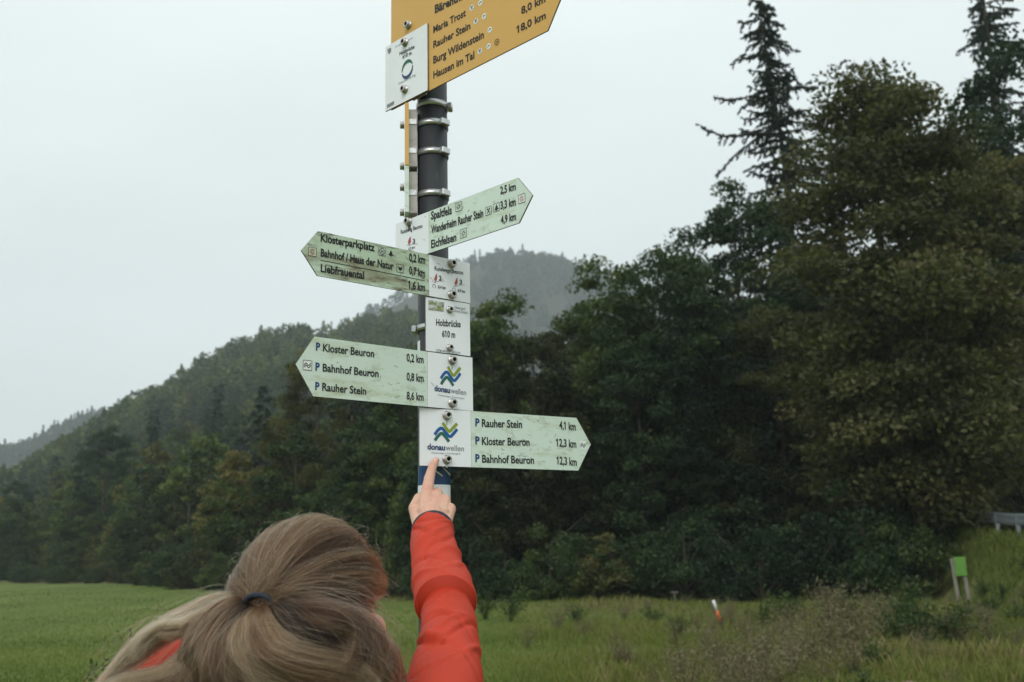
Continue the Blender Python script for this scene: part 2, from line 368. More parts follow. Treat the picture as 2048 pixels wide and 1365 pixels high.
def spruce(seed, Ht, hb, Lmax, nwh, twig, tw_len, gap=0.0, extra=(), lean=(0, 0), tmat=0.3, width=0.16):
    rg = np.random.default_rng(seed)
    k = 14; tz = np.linspace(-0.3, Ht, k)
    tp = np.stack([lean[0] * (tz / Ht) ** 1.5 * Ht + 0.10 * np.sin(tz * 0.5), lean[1] * tz, tz], 1)
    trad = (Ht * 0.011) * (1 - tz.clip(0) / Ht) ** 0.9 + 0.02
    paths = [(tp, trad)]; C, T, S, TI = [], [], [], []
    br = []
    for z in np.linspace(hb, Ht - 0.25, nwh):
        fr = 1 - (z - hb) / (Ht - hb)
        for j in range(rg.integers(4, 7)):
            if rg.random() < gap: continue
            br.append((min(z + rg.normal(0, 0.15), Ht - 0.15), rg.uniform(0, 6.28), (Lmax * fr ** 0.85 + 0.25) * rg.choice([1, 1, 0.7, 0.45, 1.25], p=[.3, .25, .2, .15, .1]), rg.uniform(-0.1, 0.25)))
    br += list(extra)
    for z, a, Lb, rise in br:
        n = 7; s = np.linspace(0, 1, n)
        fr = (z - hb) / (Ht - hb)
        dz = Lb * (rise * s + (0.25 * fr - 0.42) * s ** 2 + 0.22 * s ** 4)
        aa = a + rg.normal(0, 0.12) * s
        b0 = np.array([np.interp(z, tz, tp[:, 0]), np.interp(z, tz, tp[:, 1]), z])
        pp = b0 + np.stack([np.cos(aa) * Lb * s, np.sin(aa) * Lb * s, dz], 1)
        paths.append((pp, np.linspace(0.035 * (0.4 + Lb / Lmax * 0.6), 0.008, n)))
        m_ = max(6, int(Lb * twig)); q = rg.uniform(0.12, 1, m_) ** 0.75
        c0 = np.stack([np.interp(q, s, pp[:, i]) for i in range(3)], 1)
        d = np.stack([np.cos(a + rg.choice([-1, 1], m_) * rg.uniform(0.3, 1.3, m_)), np.sin(a + rg.choice([-1, 1], m_) * rg.uniform(0.3, 1.3, m_)), -rg.uniform(0.1, 1.5, m_)], 1)
        d /= np.linalg.norm(d, axis=1)[:, None]
        ln = tw_len * rg.uniform(0.4, 1.2, m_) * (1.15 - 0.5 * q)
        C.append(c0 + d * ln[:, None] * 0.5); T.append(d); S.append(ln * 0.5); TI.append(np.clip(rg.normal(0.45, 0.2, m_), 0, 1))
    C, T, S, TI = map(np.concatenate, (C, T, S, TI))
    r2 = rg.normal(size=C.shape); b = np.cross(T, r2); b /= np.linalg.norm(b, axis=1)[:, None] + 1e-9
    v = np.stack([C - T * S[:, None], C + b * (S * width * 2)[:, None], C + T * S[:, None], C - b * (S * width * 2)[:, None]], 1).reshape(-1, 3)
    crown = mesh_np('crown', v, np.arange(len(v)).reshape(-1, 4), False, dict(tint=np.repeat(TI, 4)))
    tv, tf = tubes(paths, 5)
    return crown, mesh_np('trunk', tv, tf, True)

def spruce_fine(seed, Ht, hb, Lmax, nwh, gap, lean, extra=()):
    """a spruce seen against the sky: separate branches, each with hanging branchlets and gaps between."""
    rg = np.random.default_rng(seed); k = 16; tz = np.linspace(-0.3, Ht, k)
    tp = np.stack([lean * (tz.clip(0) / Ht) ** 1.5 * Ht + 0.12 * np.sin(tz * 0.45), 0 * tz, tz], 1); trad = (Ht * 0.011) * (1 - tz.clip(0) / Ht) ** 0.9 + 0.025
    paths = [(tp, trad)]; C, T, S = [], [], []; br = []
    for z in np.linspace(hb, Ht - 0.3, nwh):
        fr = 1 - (z - hb) / (Ht - hb); a0 = rg.uniform(0, 6.28)
        for j in range(rg.integers(3, 6)):
            if rg.random() < gap: continue
            br.append((min(z + rg.normal(0, 0.12), Ht - .2), a0 + j * 1.4 + rg.normal(0, .3), (Lmax * fr ** 0.7 + 0.5) * rg.uniform(0.35, 1.05), rg.uniform(-0.1, 0.45)))
    br += list(extra)
    for z, a, Lb, rise in br:
        n = 9; s = np.linspace(0, 1, n); aa = a + rg.normal(0, 0.2) * s
        b0 = np.array([np.interp(z, tz, tp[:, 0]), 0, z]); dz = Lb * (rise * s - rg.uniform(.45, .85) * s ** 2 + rg.uniform(.2, .5) * s ** 3.5)
        pp = b0 + np.stack([np.cos(aa) * Lb * s, np.sin(aa) * Lb * s, dz], 1); pp[1:] += rg.normal(0, .03, (n - 1, 3))
        paths.append((pp, np.linspace(0.03 + .006 * Lb, 0.010, n)))
        for q in np.arange(.10, 1.0, .17 / Lb):
            if rg.random() < .25: continue
            c0 = np.array([np.interp(q, s, pp[:, i]) for i in range(3)]); sd = rg.choice([-1, 1]) * rg.uniform(.5, 1.3)
            d = np.array([np.cos(a + sd), np.sin(a + sd), -rg.uniform(.1, 1.6)]); d /= np.linalg.norm(d); ln = rg.uniform(.18, .62) * (1.1 - .6 * q)
            m_ = int(7 + ln * 24); w = np.linspace(0, 1, m_)[:, None]; line = c0 + d * ln * w + np.array([0, 0, -.25 * ln]) * w ** 2
            t = d + rg.normal(0, .55, (m_, 3)); t /= np.linalg.norm(t, axis=1)[:, None]
            C.append(line + rg.normal(0, .022, (m_, 3))); T.append(t); S.append(rg.uniform(.07, .14, m_))
        m_ = int(Lb * 40); q = rg.uniform(.1, 1, m_); t = rg.normal(0, .6, (m_, 3)) + np.array([np.cos(a), np.sin(a), -.1]); t /= np.linalg.norm(t, axis=1)[:, None]
        C.append(np.stack([np.interp(q, s, pp[:, i]) for i in range(3)], 1) + rg.normal(0, .03, (m_, 3))); T.append(t); S.append(rg.uniform(.07, .14, m_))
    C, T, S = map(np.concatenate, (C, T, S)); b = np.cross(T, rg.normal(size=C.shape)); b /= np.linalg.norm(b, axis=1)[:, None] + 1e-9; S = S[:, None]
    v = np.stack([C - T * S, C + b * S * .42, C + T * S, C - b * S * .42], 1).reshape(-1, 3)
    crown = mesh_np('crown', v, np.arange(len(v)).reshape(-1, 4), False, dict(tint=np.repeat(np.clip(rg.normal(.45, .2, len(C)), 0, 1), 4)))
    tv, tf = tubes(paths, 5); return crown, mesh_np('trunk', tv, tf, True)

def place_tree(name, meshes, lm, u, D, scale, rot, label, group=None, cat='tree', bark=None, sink=0.0, zs=1.0):
    dx_, dy_ = dir_of(u); x, y = D * dx_, D * dy_; z = float(terrain(x, y)) - sink
    e = empty(name, (float(x), float(y), z)); e.rotation_euler = (0, 0, rot); e.scale = (scale, scale, scale * zs)
    tag(e, label, cat, group)
    c = link(meshes[0].name.split('.')[0], meshes[0], None, e); t = link(meshes[1].name.split('.')[0], meshes[1], None, e)
    for o_, m_ in ((c, lm), (t, bark or M_bark)):
        if not len(o_.data.materials): o_.data.materials.append(m_)
        o_.material_slots[0].link = 'OBJECT'; o_.material_slots[0].material = m_
    return e

# the near trees on the right, each with its own place (image column, distance, height)
big = broadleaf(11, 17.0, 2.0, 3.35, 240, 98000, 0.10, 1.25, top=0.85, flat=0.42, var=0.24)
v1 = broadleaf(12, 16.0, 0.9, 3.9, 230, 44000, 0.105, 0.8, flat=0.5, var=0.24)
v2 = broadleaf(13, 15.0, 1.4, 4.3, 200, 40000, 0.105, 0.9, lean=0.03, flat=0.5, var=0.24)
v3 = broadleaf(14, 14.0, 0.3, 3.6, 230, 42000, 0.10, 0.7, top=0.7, flat=0.5, var=0.24)
v4 = broadleaf(15, 17.0, 2.2, 4.2, 170, 34000, 0.11, 0.9, lean=-0.02, flat=0.5, var=0.24)
spA = spruce_fine(21, 26.5, 7.0, 3.1, 62, 0.10, -0.035,
                  extra=[(19.0, math.pi + 0.1, 4.7, 0.05), (19.2, math.pi - 0.4, 3.4, 0.05), (21.0, 0.1, 2.9, 0.75), (20.9, math.pi, 3.0, 0.30), (15.5, math.pi + 0.1, 4.6, 0.0), (25.4, 0.3, 1.3, 0.15), (25.2, 3.0, 1.3, 0.2), (24.3, 0.2, 1.7, 0.0), (24.0, 2.9, 1.7, 0.0), (22.9, 0.1, 1.9, -0.1), (19.4, 0.1, 2.8, 0.5), (18.3, -0.2, 3.2, 0.4), (17.2, 0.2, 3.4, 0.3)])
spB = spruce_fine(22, 30.0, 7.0, 3.2, 66, 0.06, 0.0)
near = [
    ('deciduous_tree', big, 'olive', 1838, 33.5, 0.985, 0.0, 'huge olive-brown broadleaf tree on the right behind the green board', M_bark),
    ('spruce_tree', spA, None, 1640, 47.0, 0.95, 0.05, 'tallest sparse dark spruce standing alone against the sky right of centre', M_bark),
    ('spruce_tree', spB, None, 2100, 63.0, 1.03, 1.0, 'dark spruce cut by the top right corner of the picture', M_bark),
    ('deciduous_tree', v4, 'dark', 2170, 45.0, 1.32, 2.0, 'dark green broadleaf tree at the upper right edge, behind the olive one', M_bark),
    ('deciduous_tree', v1, 'dark', 1500, 44.0, 1.02, 0.7, 'dark green broadleaf tree around the foot of the tallest spruce', M_bark),
    ('deciduous_tree', v2, 'mid', 1335, 41.5, 0.93, 0.2, 'mid green broadleaf tree topping the slope left of the tallest spruce', M_bark),
    ('deciduous_tree', v3, 'mid', 1225, 43.0, 0.98, 1.9, 'green broadleaf tree whose crown borders the gap with the misty hill', M_bark),
    ('deciduous_tree', v1, 'olive', 1140, 46.0, 0.74, 3.6, 'olive tree right of the gap, above the arrow sign pointing right', M_bark),
    ('deciduous_tree', v3, 'fresh', 985, 48.0, 1.0, 4.4, 'yellow-green tree rising just right of the white plates on the post', M_bark),
    ('deciduous_tree', v3, 'olive', 1065, 39.0, 0.72, 2.6, 'low olive tree with bright leaves just below the arrow sign pointing right', M_bark),
    ('deciduous_tree', v2, 'dark', 1425, 39.5, 0.76, 3.0, 'dark tree with a forked trunk in the deepest shade of the wood', M_bark),
    ('deciduous_tree', v1, 'olive', 1570, 39.0, 0.66, 5.0, 'small dim tree tucked under the tallest spruce', M_bark),
    ('deciduous_tree', v3, 'olive', 1740, 37.0, 0.62, 0.9, 'olive tree merging with the left flank of the huge olive-brown tree', M_bark),
    ('deciduous_tree', v1, 'olive', 2075, 40.0, 1.0, 4.0, 'olive tree at the right edge in front of the guard rail', M_bark),
    ('deciduous_tree', v4, 'mid', 1185, 52.0, 0.68, 1.1, 'mid green tree standing deep in the wood behind the arrow tips', M_bark),
    ('deciduous_tree', v2, 'dark', 905, 52.0, 0.88, 5.3, 'dark tree directly behind the post and the raised red sleeve', M_bark),
    ('deciduous_tree', v1, 'dark', 1285, 38.5, 0.60, 2.2, 'low dark tree at the wood edge right of the lowest arrow sign', M_bark),
    ('deciduous_tree', v3, 'mid', 800, 50.0, 0.85, 3.3, 'green tree behind the gap between head and raised arm', M_bark),
    ('deciduous_tree', v4, 'yellow', 625, 62.0, 0.82, 0.4, 'tall yellowish tree left of the lower arrow signs', M_palebark),
    ('deciduous_tree', v3, 'yellow', 560, 66.0, 0.75, 1.4, 'slim yellowish tree next to the tall yellowish one', M_palebark),
    ('deciduous_tree', v1, 'dark', 190, 118.0, 0.98, 2.0, 'tall dark tree that starts the near slope at far left', M_bark),
    ('deciduous_tree', v3, 'dark', 240, 88.0, 0.40, 0.3, 'small dark round tree standing forward at the meadow edge', M_bark),
]
for nm, ms, lk, u, D, s, rot, lab, bark in near:
    place_tree(nm, ms, M_leaf[lk] if lk else M_needle, u, D, s, rot, lab, None, bark=bark)

# wood edge on the left and hillside trees: individuals that share a few crowns
hv = [broadleaf(31 + i, 15.0, 0.8, 3.6 + 0.5 * (i % 3), 80, 6500, 0.27, 1.0, top=0.7 + 0.1 * (i % 3)) for i in range(5)]
ev = [broadleaf(41 + i, 12.0, 0.2, 3.2, 120, 16000, 0.15, 0.85, top=0.8) for i in range(3)]
hs_ = [spruce(51 + i, 19.0, 1.5, 2.7, 26, 16, 0.9, gap=0.1, width=0.22) for i in range(2)]
rg = np.random.default_rng(5)
KIND = [('dark', 0.20), ('mid', 0.38), ('olive', 0.10), ('fresh', 0.23), ('yellow', 0.09)]
LABE = dict(dark='dark green broadleaf tree in the meadow-edge row', mid='mid green broadleaf tree in the meadow-edge row',
            olive='olive broadleaf tree in the meadow-edge row', fresh='bright green broadleaf tree in the meadow-edge row', yellow='yellowing broadleaf tree in the meadow-edge row')
LABH = {k: v.replace('in the meadow-edge row', 'up on the wooded hillside left of the post') for k, v in LABE.items()}
def sect(u): return 'at the far left' if u < 160 else ('left of the head' if u < 430 else ('above the head' if u < 640 else 'just left of the post'))
GRE = {k: k + ' trees along the left meadow edge' for k in LABE}; GRH = {k: k + ' trees on the left hillside' for k in LABE}
for i, u in enumerate(np.linspace(-160, 930, 40)):
    k = rg.choice([a for a, b in KIND], p=[b for a, b in KIND]); u += rg.normal(0, 10)
    D = float(lerp_tab(u, FOOT)) * rg.uniform(1.0, 1.10)
    place_tree('deciduous_tree', ev[rg.integers(3)], M_leaf[k], u, D, rg.uniform(0.40, 0.78), rg.uniform(0, 6.28), LABE[k] + ', ' + sect(u), GRE[k] + ' ' + sect(u), bark=M_palebark if rg.random() < 0.3 else M_bark)
pts = []
tries = 0
while len(pts) < 300 and tries < 20000:
    tries += 1
    u = rg.uniform(-180, 930); df = float(lerp_tab(u, FOOT)); dr = float(lerp_tab(u, RIDGE_D))
    D = math.sqrt(rg.uniform((df * 1.08) ** 2, min(dr * 1.04, 285) ** 2)); dx_, dy_ = dir_of(u); x, y = D * dx_, D * dy_
    if all((x - a) ** 2 + (y - b) ** 2 > (3.9 + D * 0.008) ** 2 for a, b, *_ in pts): pts.append((x, y, u, D))
for x, y, u, D in pts:
    if rg.random() < 0.13:
        place_tree('spruce_tree', hs_[rg.integers(2)], M_needle, u, D, rg.uniform(0.6, 0.9), rg.uniform(0, 6.28), 'pointed dark spruce on the wooded hillside, ' + ('low' if D < 150 else ('midway' if D < 220 else 'high')) + ' up, ' + sect(u), 'hillside spruces ' + ('low' if D < 150 else ('midway' if D < 220 else 'high')) + ' ' + sect(u))
    else:
        k = rg.choice([a for a, b in KIND], p=[b for a, b in KIND])
        place_tree('deciduous_tree', hv[rg.integers(5)], M_leaf[k], u, D, rg.uniform(0.5, 0.85), rg.uniform(0, 6.28), LABH[k].replace('up on the wooded hillside left of the post', ('low' if D < 150 else ('midway' if D < 220 else 'high')) + ' on the wooded hillside, ' + sect(u)), GRH[k] + ('low' if D < 150 else ('midway' if D < 220 else 'high')) + ' ' + sect(u))

# right-hand slope behind the near trees
for i in range(46):
    u = rg.uniform(1020, 2350); dr = float(lerp_tab(u, RIDGE_D)); D = rg.uniform(56, 0.92 * dr) if dr > 62 else 60
    k = rg.choice(['dark', 'mid', 'olive'])
    place_tree('deciduous_tree', hv[rg.integers(5)], M_leaf[k], u, D, rg.uniform(0.55, 0.85), rg.uniform(0, 6.28), k.replace('mid', 'mid green') + ' broadleaf tree on the slope above the road, behind the near trees', k + ' trees above the road')

# far woods: too many and too far to count, one mass of small crowns
def far_wood(n, seed, d0=760, d1=1130, nq=150, ls=1.15, near=False):
    rg = np.random.default_rng(seed); V, T = [], []
    protos = []
    for i in range(5):
        c = rg.normal(size=(nq, 3)); c /= np.linalg.norm(c, axis=1)[:, None]; c *= rg.uniform(0.45, 1, nq)[:, None] ** 0.5
        c *= np.array([4.0, 4.0, 6.5]); c[:, 2] += 7.5
        protos.append(leaves(rg, c, ls)[0])
    for i in range(2):
        hh = rg.uniform(0, 1, nq); a = rg.uniform(0, 6.28, nq); r_ = (3.9 if near else 3.2) * (1 - hh) ** .8 * rg.uniform(0.3, 1, nq)
        protos.append(leaves(rg, np.stack([r_ * np.cos(a), r_ * np.sin(a), 1.5 + (13.5 if near else 17) * hh], 1), ls * .85)[0])
    k = 0
    while k < n:
        u = rg.uniform(-260, 1330)
        if near: u = rg.uniform(-200, 1010); d1 = float(lerp_tab(u, RIDGE_D)) * 1.05
        r = math.sqrt(rg.uniform(d0 ** 2, max(d1, d0 + 20) ** 2))
        if not near and 420 < u < 860 and rg.random() < 0.8: continue
        dx_, dy_ = dir_of(u); x, y = r * dx_, r * dy_; z = float(terrain(x, y))
        p = protos[rg.choice(7, p=[.17, .17, .17, .17, .16, .08, .08])]; a = rg.uniform(0, 6.28); s = rg.uniform(0.75, 1.3) * (.72 if near else 1)
        ca, sa = math.cos(a) * s, math.sin(a) * s
        V.append(np.stack([p[:, 0] * ca - p[:, 1] * sa + x, p[:, 0] * sa + p[:, 1] * ca + y, p[:, 2] * s + z], 1)); T.append(np.full(len(p), np.clip(rg.normal(0.5, 0.25), 0, 1))); k += 1
    V = np.concatenate(V); return mesh_np('far_wood', V, np.arange(len(V)).reshape(-1, 4), False, dict(tint=np.concatenate(T)))
o = link('far_wood', far_wood(1900, 3), M_leaf['mid']); o['kind'] = 'stuff'
tag(o, 'distant misty forest covering the far hills on the skyline', 'forest')

o = link('hillside_wood', far_wood(850, 4, d0=275, nq=300, ls=0.72, near=True), M_leaf['mid']); o['kind'] = 'stuff'
tag(o, 'upper part of the wooded hillside left of the post, crowns merging in mist', 'forest')

# shrubs along the wood edge
sv = [broadleaf(61 + i, 2.2, 0.0, 1.5, 70, 8000, 0.060, 0.40, top=1.0, trunk_r=0.04) for i in range(3)]
SH = [(1000, 36.5, 'dark'), (1090, 35, 'mid'), (1150, 35.5, 'dark'), (1215, 35, 'olive'), (1290, 35.5, 'dark'), (1360, 34.5, 'dark'), (1430, 35.5, 'dark'), (1510, 31.5, 'dark'), (1580, 33, 'dark'), (1650, 33, 'dark'),
      (1720, 32, 'dark'), (1790, 31.5, 'mid'), (1850, 33.5, 'dark'), (930, 38, 'dark'), (850, 41, 'dark'), (760, 44, 'mid'), (690, 46.5, 'olive'), (640, 50, 'mid'), (590, 53, 'dark'), (540, 56, 'mid'),
      (490, 58, 'olive'), (440, 61, 'mid'), (390, 65, 'olive'), (340, 71, 'dark'), (290, 78, 'olive'), (180, 98, 'mid'), (110, 106, 'mid'), (40, 116, 'dark'), (-40, 126, 'mid')]
for i, (u, D, k) in enumerate(SH):
    side = 'right of the post' if u > 900 else 'beyond the left meadow'
    place_tree('shrub', sv[i % 3], M_leaf[k], u, D, rg.uniform(0.75, 1.3), rg.uniform(0, 6.28), k.replace('mid', 'mid green').replace('dark', 'dark green') + ' leafy shrub at the wood edge ' + side, k + ' shrubs at the wood edge ' + side, cat='shrub')

# pale limestone showing between the trunks above the road
M_rock = mat('limestone', (0.33, 0.31, 0.27), 0.9, noise=[(1.2, (0.18, 0.17, 0.14), 0.4, 0.65, (1, 1, 1)), (4, (0.08, 0.09, 0.05), 0.55, 0.7, (1, 1, 1))], bump=(2.5, 0.8, 0.2))
for j, (u, D, wd, ht, lab) in enumerate([(1475, 76, 3.2, 4.6, 'pale limestone outcrop glimpsed behind the forked trunk above the road'), (1615, 60, 2.6, 3.4, 'pale limestone outcrop glimpsed left of the huge olive-brown tree'), (2035, 44, 2.2, 2.6, 'pale limestone outcrop above the guard rail at the right edge')]):
    bm = bmesh.new(); bmesh.ops.create_icosphere(bm, subdivisions=4, radius=1)
    r3 = random.Random(j)
    pl = [Vector((r3.gauss(0, 1), r3.gauss(0, 1), r3.gauss(0, 1))).normalized() for _ in range(26)]
    for vtx in bm.verts:
        d = vtx.co.normalized(); k = min([(0.72 + 0.1 * (i % 4)) / max(d.dot(q), 0.25) for i, q in enumerate(pl)] + [1.2]); vtx.co = d * k
    for vtx in bm.verts: vtx.co = Vector((vtx.co.x * wd, vtx.co.y * 1.6, vtx.co.z * ht))
    dx_, dy_ = dir_of(u); x, y = D * dx_, D * dy_
    o = link('rock_outcrop', bm_mesh('rock_outcrop', bm), M_rock); o.location = (float(x), float(y), float(terrain(x, y)) + ht * 0.3); o.rotation_euler = (0, 0, -math.atan2(dx_, dy_))
    tag(o, lab, 'rock')
# ------------------------------------------------------------------ grass and weeds
M_grass = leafmat('grass_blades', [(0.058, 0.095, 0.017), (0.115, 0.155, 0.028), (0.170, 0.195, 0.046), (0.25, 0.21, 0.10), (0.32, 0.265, 0.15)], 0.3, 0.0)
def blades(x, y, z, h, w, tint, rg, lean=0.45):
    n = len(x); a = rg.uniform(0, 6.28, n); ld = rg.uniform(0, 6.28, n); lm_ = h * rg.uniform(0.05, lean, n)
    ax, ay = np.cos(a) * w, np.sin(a) * w; lx, ly = np.cos(ld) * lm_, np.sin(ld) * lm_
    v = np.stack([np.stack([x - ax, y - ay, z - 0.01], 1), np.stack([x + ax, y + ay, z - 0.01], 1),
                  np.stack([x + ax * .6 + lx * .4, y + ay * .6 + ly * .4, z + h * .6], 1), np.stack([x + lx * 1.1, y + ly * 1.1, z + h], 1)], 1)
    return v.reshape(-1, 3), np.arange(4 * n).reshape(n, 4), np.repeat(np.clip(tint, 0, 1), 4)
rg = np.random.default_rng(8)
n = 260000
u = rg.uniform(-260, 2330, n); D = 1 / rg.uniform(1 / 75, 1 / 7.5, n)
df = lerp_tab(u, FOOT); ok = (D < df * 1.0) & ~((u > 1700) & (D > lerp_tab(u, ROAD_D) - .6))
u, D = u[ok], D[ok]; dx_, dy_ = dir_of(u); x, y = D * dx_, D * dy_
ro = rough_of(x, y); patch = 0.5 + 0.28 * np.sin(x * 1.1 + 2 * np.sin(y * .6)) * np.cos(y * 0.8 + x * 0.3) + 0.26 * np.sin(x * 2.7 + 1.3 * np.sin(y * 1.9)) * np.sin(y * 1.7 - x * .9)
rr0 = np.hypot(x, y); uu0 = u_of(x, y); ok = ~((x > 4.75 + .12 * np.sin(y * 2)) & (y < 11.9)) & ~((np.abs(rr0 - 20.3 - 0.5 * np.sin(x * .5)) < .28) & (uu0 > 1330) & (uu0 < 1590)); x, y, D, ro, patch = x[ok], y[ok], D[ok], ro[ok], patch[ok]
hgt = (0.025 + 0.04 * rg.random(len(x))) * (1 - ro) + ro * (0.06 + 0.42 * rg.random(len(x)) * (0.1 + patch ** 1.6))
tint = 0.12 + 0.07 * ro + 0.4 * rg.random(len(x)) + 0.12 * np.sin(x * 0.35 + y * 0.9) * (1 - ro) + ro * (patch - 0.25) * 0.9 * rg.random(len(x))
v, f, t = blades(x, y, terrain(x, y), hgt, np.maximum(0.004, D * 0.00045), tint, rg)
n2 = 34000; u2 = rg.uniform(1900, 2330, n2); D2 = rg.uniform(18, 34, n2); k2 = D2 < lerp_tab(u2, ROAD_D) - .2; u2, D2 = u2[k2], D2[k2]; ex, ey = dir_of(u2); x2, y2 = D2 * ex, D2 * ey
vb, fb, tb = blades(x2, y2, terrain(x2, y2), rg.uniform(.06, .26, len(x2)), np.full(len(x2), .011), rg.uniform(.05, .55, len(x2)), rg)
f = np.concatenate([f, fb + len(v)]); v = np.concatenate([v, vb]); t = np.concatenate([t, tb])
o = link('grass', mesh_np('grass', v, f, False, dict(tint=t)), M_grass); o['kind'] = 'stuff'
tag(o, 'green meadow grass, mown on the left and rough on the right', 'grass')

# clumps of dry weeds, one object each
M_dry = leafmat('dry_stalks', [(0.085, 0.078, 0.036), (0.155, 0.132, 0.070), (0.23, 0.195, 0.12)], 0.2, 0.4, (1, 1, 0.8))
M_weed = leafmat('weed_leaves', [(0.020, 0.045, 0.014), (0.045, 0.075, 0.022), (0.085, 0.115, 0.035)], 0.3, 0.4)
def weed_clump(seed, ht, rad, ns, dry):
    rg = np.random.default_rng(seed); paths = []; LC = []
    for i in range(ns):
        a = rg.uniform(0, 6.28); r0 = 0.004 * rg.random(); h = ht * rg.uniform(0.5, 1.0); s = np.linspace(0, 1, 5); sp_ = rg.uniform(0.1, 1.0) * rad
        p = np.stack([np.cos(a) * (r0 + sp_ * s ** 1.5), np.sin(a) * (r0 + sp_ * s ** 1.5), h * s - 0.03], 1); p[:, :2] += np.cumsum(rg.normal(0, 0.012, (5, 2)), 0)
        paths.append((p, np.linspace(0.005, 0.002, 5)))
        m_ = 20; q = rg.uniform(0.3, 1.0, m_) ** 0.7
        LC.append(np.stack([np.interp(q, s, p[:, j]) for j in range(3)], 1) + rg.normal(0, 0.035 + 0.03 * dry, (m_, 3)))
    LC = np.concatenate(LC); v, f = leaves(rg, LC, 0.034 if dry else 0.036, 0.0 if dry else 0.2, 0.2 if dry else 0.4)
    tv, tf = tubes(paths, 3)
    return (mesh_np('foliage', v, f, False, dict(tint=np.repeat(rg.random(len(LC)), 4))), mesh_np('stem', tv, tf, False, dict(tint=np.full(len(tv), 0.35))))
wd = [weed_clump(71 + i, 0.95, 0.55, 26, 1) for i in range(3)]; wg = [weed_clump(81 + i, 0.8, 0.5, 30, 0) for i in range(3)]
spots = [(1640, 16.5, 1.35), (1690, 15.5, 1.1), (1600, 15.2, 0.8), (1665, 17.5, 1.3), (1480, 10.6, .8), (1440, 11.0, .8), (1510, 12, .8), (1560, 13.2, 0.8), (1470, 12.6, 0.8), (1420, 12.2, 0.75), (1500, 14.5, 0.85), (1350, 11.2, 0.7), (1290, 10.6, 0.55), (1540, 11.2, 0.8), (1610, 11.8, 0.8),
         (1680, 13.0, 0.85), (1100, 21, 0.75), (1150, 19, 0.5), (1040, 17.5, 0.5), (1235, 14, 0.5), (1400, 15.5, 0.6), (1890, 17.5, 0.9), (1950, 18, 0.8), (1740, 18.5, 0.9), (1560, 17.8, 0.8), (1460, 9.9, 0.7), (1380, 9.8, 0.6)]
r5 = np.random.default_rng(55)
spots += [(float(r5.uniform(1180, 2040)), float(r5.uniform(11.5, 30)), float(r5.uniform(.3, .65))) for _ in range(60)]
spots = [q for q in spots if not (q[0] > 1900 and q[1] < 13)]
for i, (u_, D_, s_) in enumerate(spots):
    place_tree('dry_weed_clump', wd[i % 3], M_dry, u_, D_, s_, i * 1.3, 'clump of dry brown weeds in the rough grass, ' + ('beside the raised sleeve' if u_ < 1330 else ('below the marker post' if u_ < 1520 else ('in the middle of the right-hand meadow' if u_ < 1760 else 'near the green board'))), 'dry weeds ' + ('beside the sleeve' if u_ < 1330 else ('below the marker post' if u_ < 1520 else ('in mid meadow' if u_ < 1760 else 'near the green board'))), cat='weeds', bark=M_dry)
for i, (u_, D_, s_) in enumerate([(1770, 17.8, 1.1), (1820, 17.0, 1.2), (1870, 17.5, 1.1), (1720, 14.0, 0.7), (1700, 10.9, 0.6), (1620, 10.2, 0.6), (1290, 22, 0.7), (1010, 26, 1.0), (960, 27, 1.0), (1340, 19.5, 0.6), (1510, 21, 0.9), (1560, 22.5, 1.0), (1780, 22, 1.2), (1660, 22, 1.0), (1140, 24, 0.7), (1958, 24, .7), (2010, 22, .6), (2060, 24, .6), (1948, 29, .7), (1985, 28, .6), (2035, 28, .45), (2045, 23, .6)]):
    place_tree('green_weed_clump', wg[i % 3], M_weed, u_, D_, s_, i * 1.7, 'clump of green leafy weeds in the rough grass right of the post', 'green weed clumps in the rough grass', cat='weeds', bark=M_weed)

def tall_stalk(seed, ht, nl, ls):
    rg = np.random.default_rng(seed); s = np.linspace(0, 1, 9)
    p = np.stack([0.05 * np.sin(s * 2.2) * ht, 0.03 * s, ht * s], 1); paths = [(p, np.linspace(0.007, 0.002, 9))]; C = []
    for i in range(7):
        q = rg.uniform(0.35, 0.92); a = rg.uniform(0, 6.28); b0 = np.array([np.interp(q, s, p[:, j]) for j in range(3)]); e = b0 + np.array([math.cos(a) * .09, math.sin(a) * .09, rg.uniform(.08, .18)])
        paths.append((np.linspace(b0, e, 3), np.array([.003, .002, .0015]))); C.append(np.linspace(b0, e, 5) + rg.normal(0, .012, (5, 3)))
    q = rg.uniform(0.45, 1, nl); C.append(np.stack([np.interp(q, s, p[:, j]) for j in range(3)], 1) + rg.normal(0, 0.022, (nl, 3)))
    C = np.concatenate(C); v, f = leaves(rg, C, ls, 0.2, 0.5); tv, tf = tubes(paths, 5)
    return mesh_np('foliage', v, f, False, dict(tint=np.repeat(rg.random(len(C)) * .6, 4))), mesh_np('stem', tv, tf, False, dict(tint=np.full(len(tv), .2)))
place_tree('weed_stalk', tall_stalk(91, 1.08, 70, 0.022), M_weed, 190, 5.6, 1.0, 0.4, 'dark leafy weed stalk at the bottom left, nearest to the edge', cat='weeds', bark=M_weed)
place_tree('weed_stalk', tall_stalk(92, 1.12, 26, 0.014), M_weed, 268, 7.2, 1.0, 1.9, 'thin wiry weed stalk in the meadow beside the hair', cat='weeds', bark=M_weed)

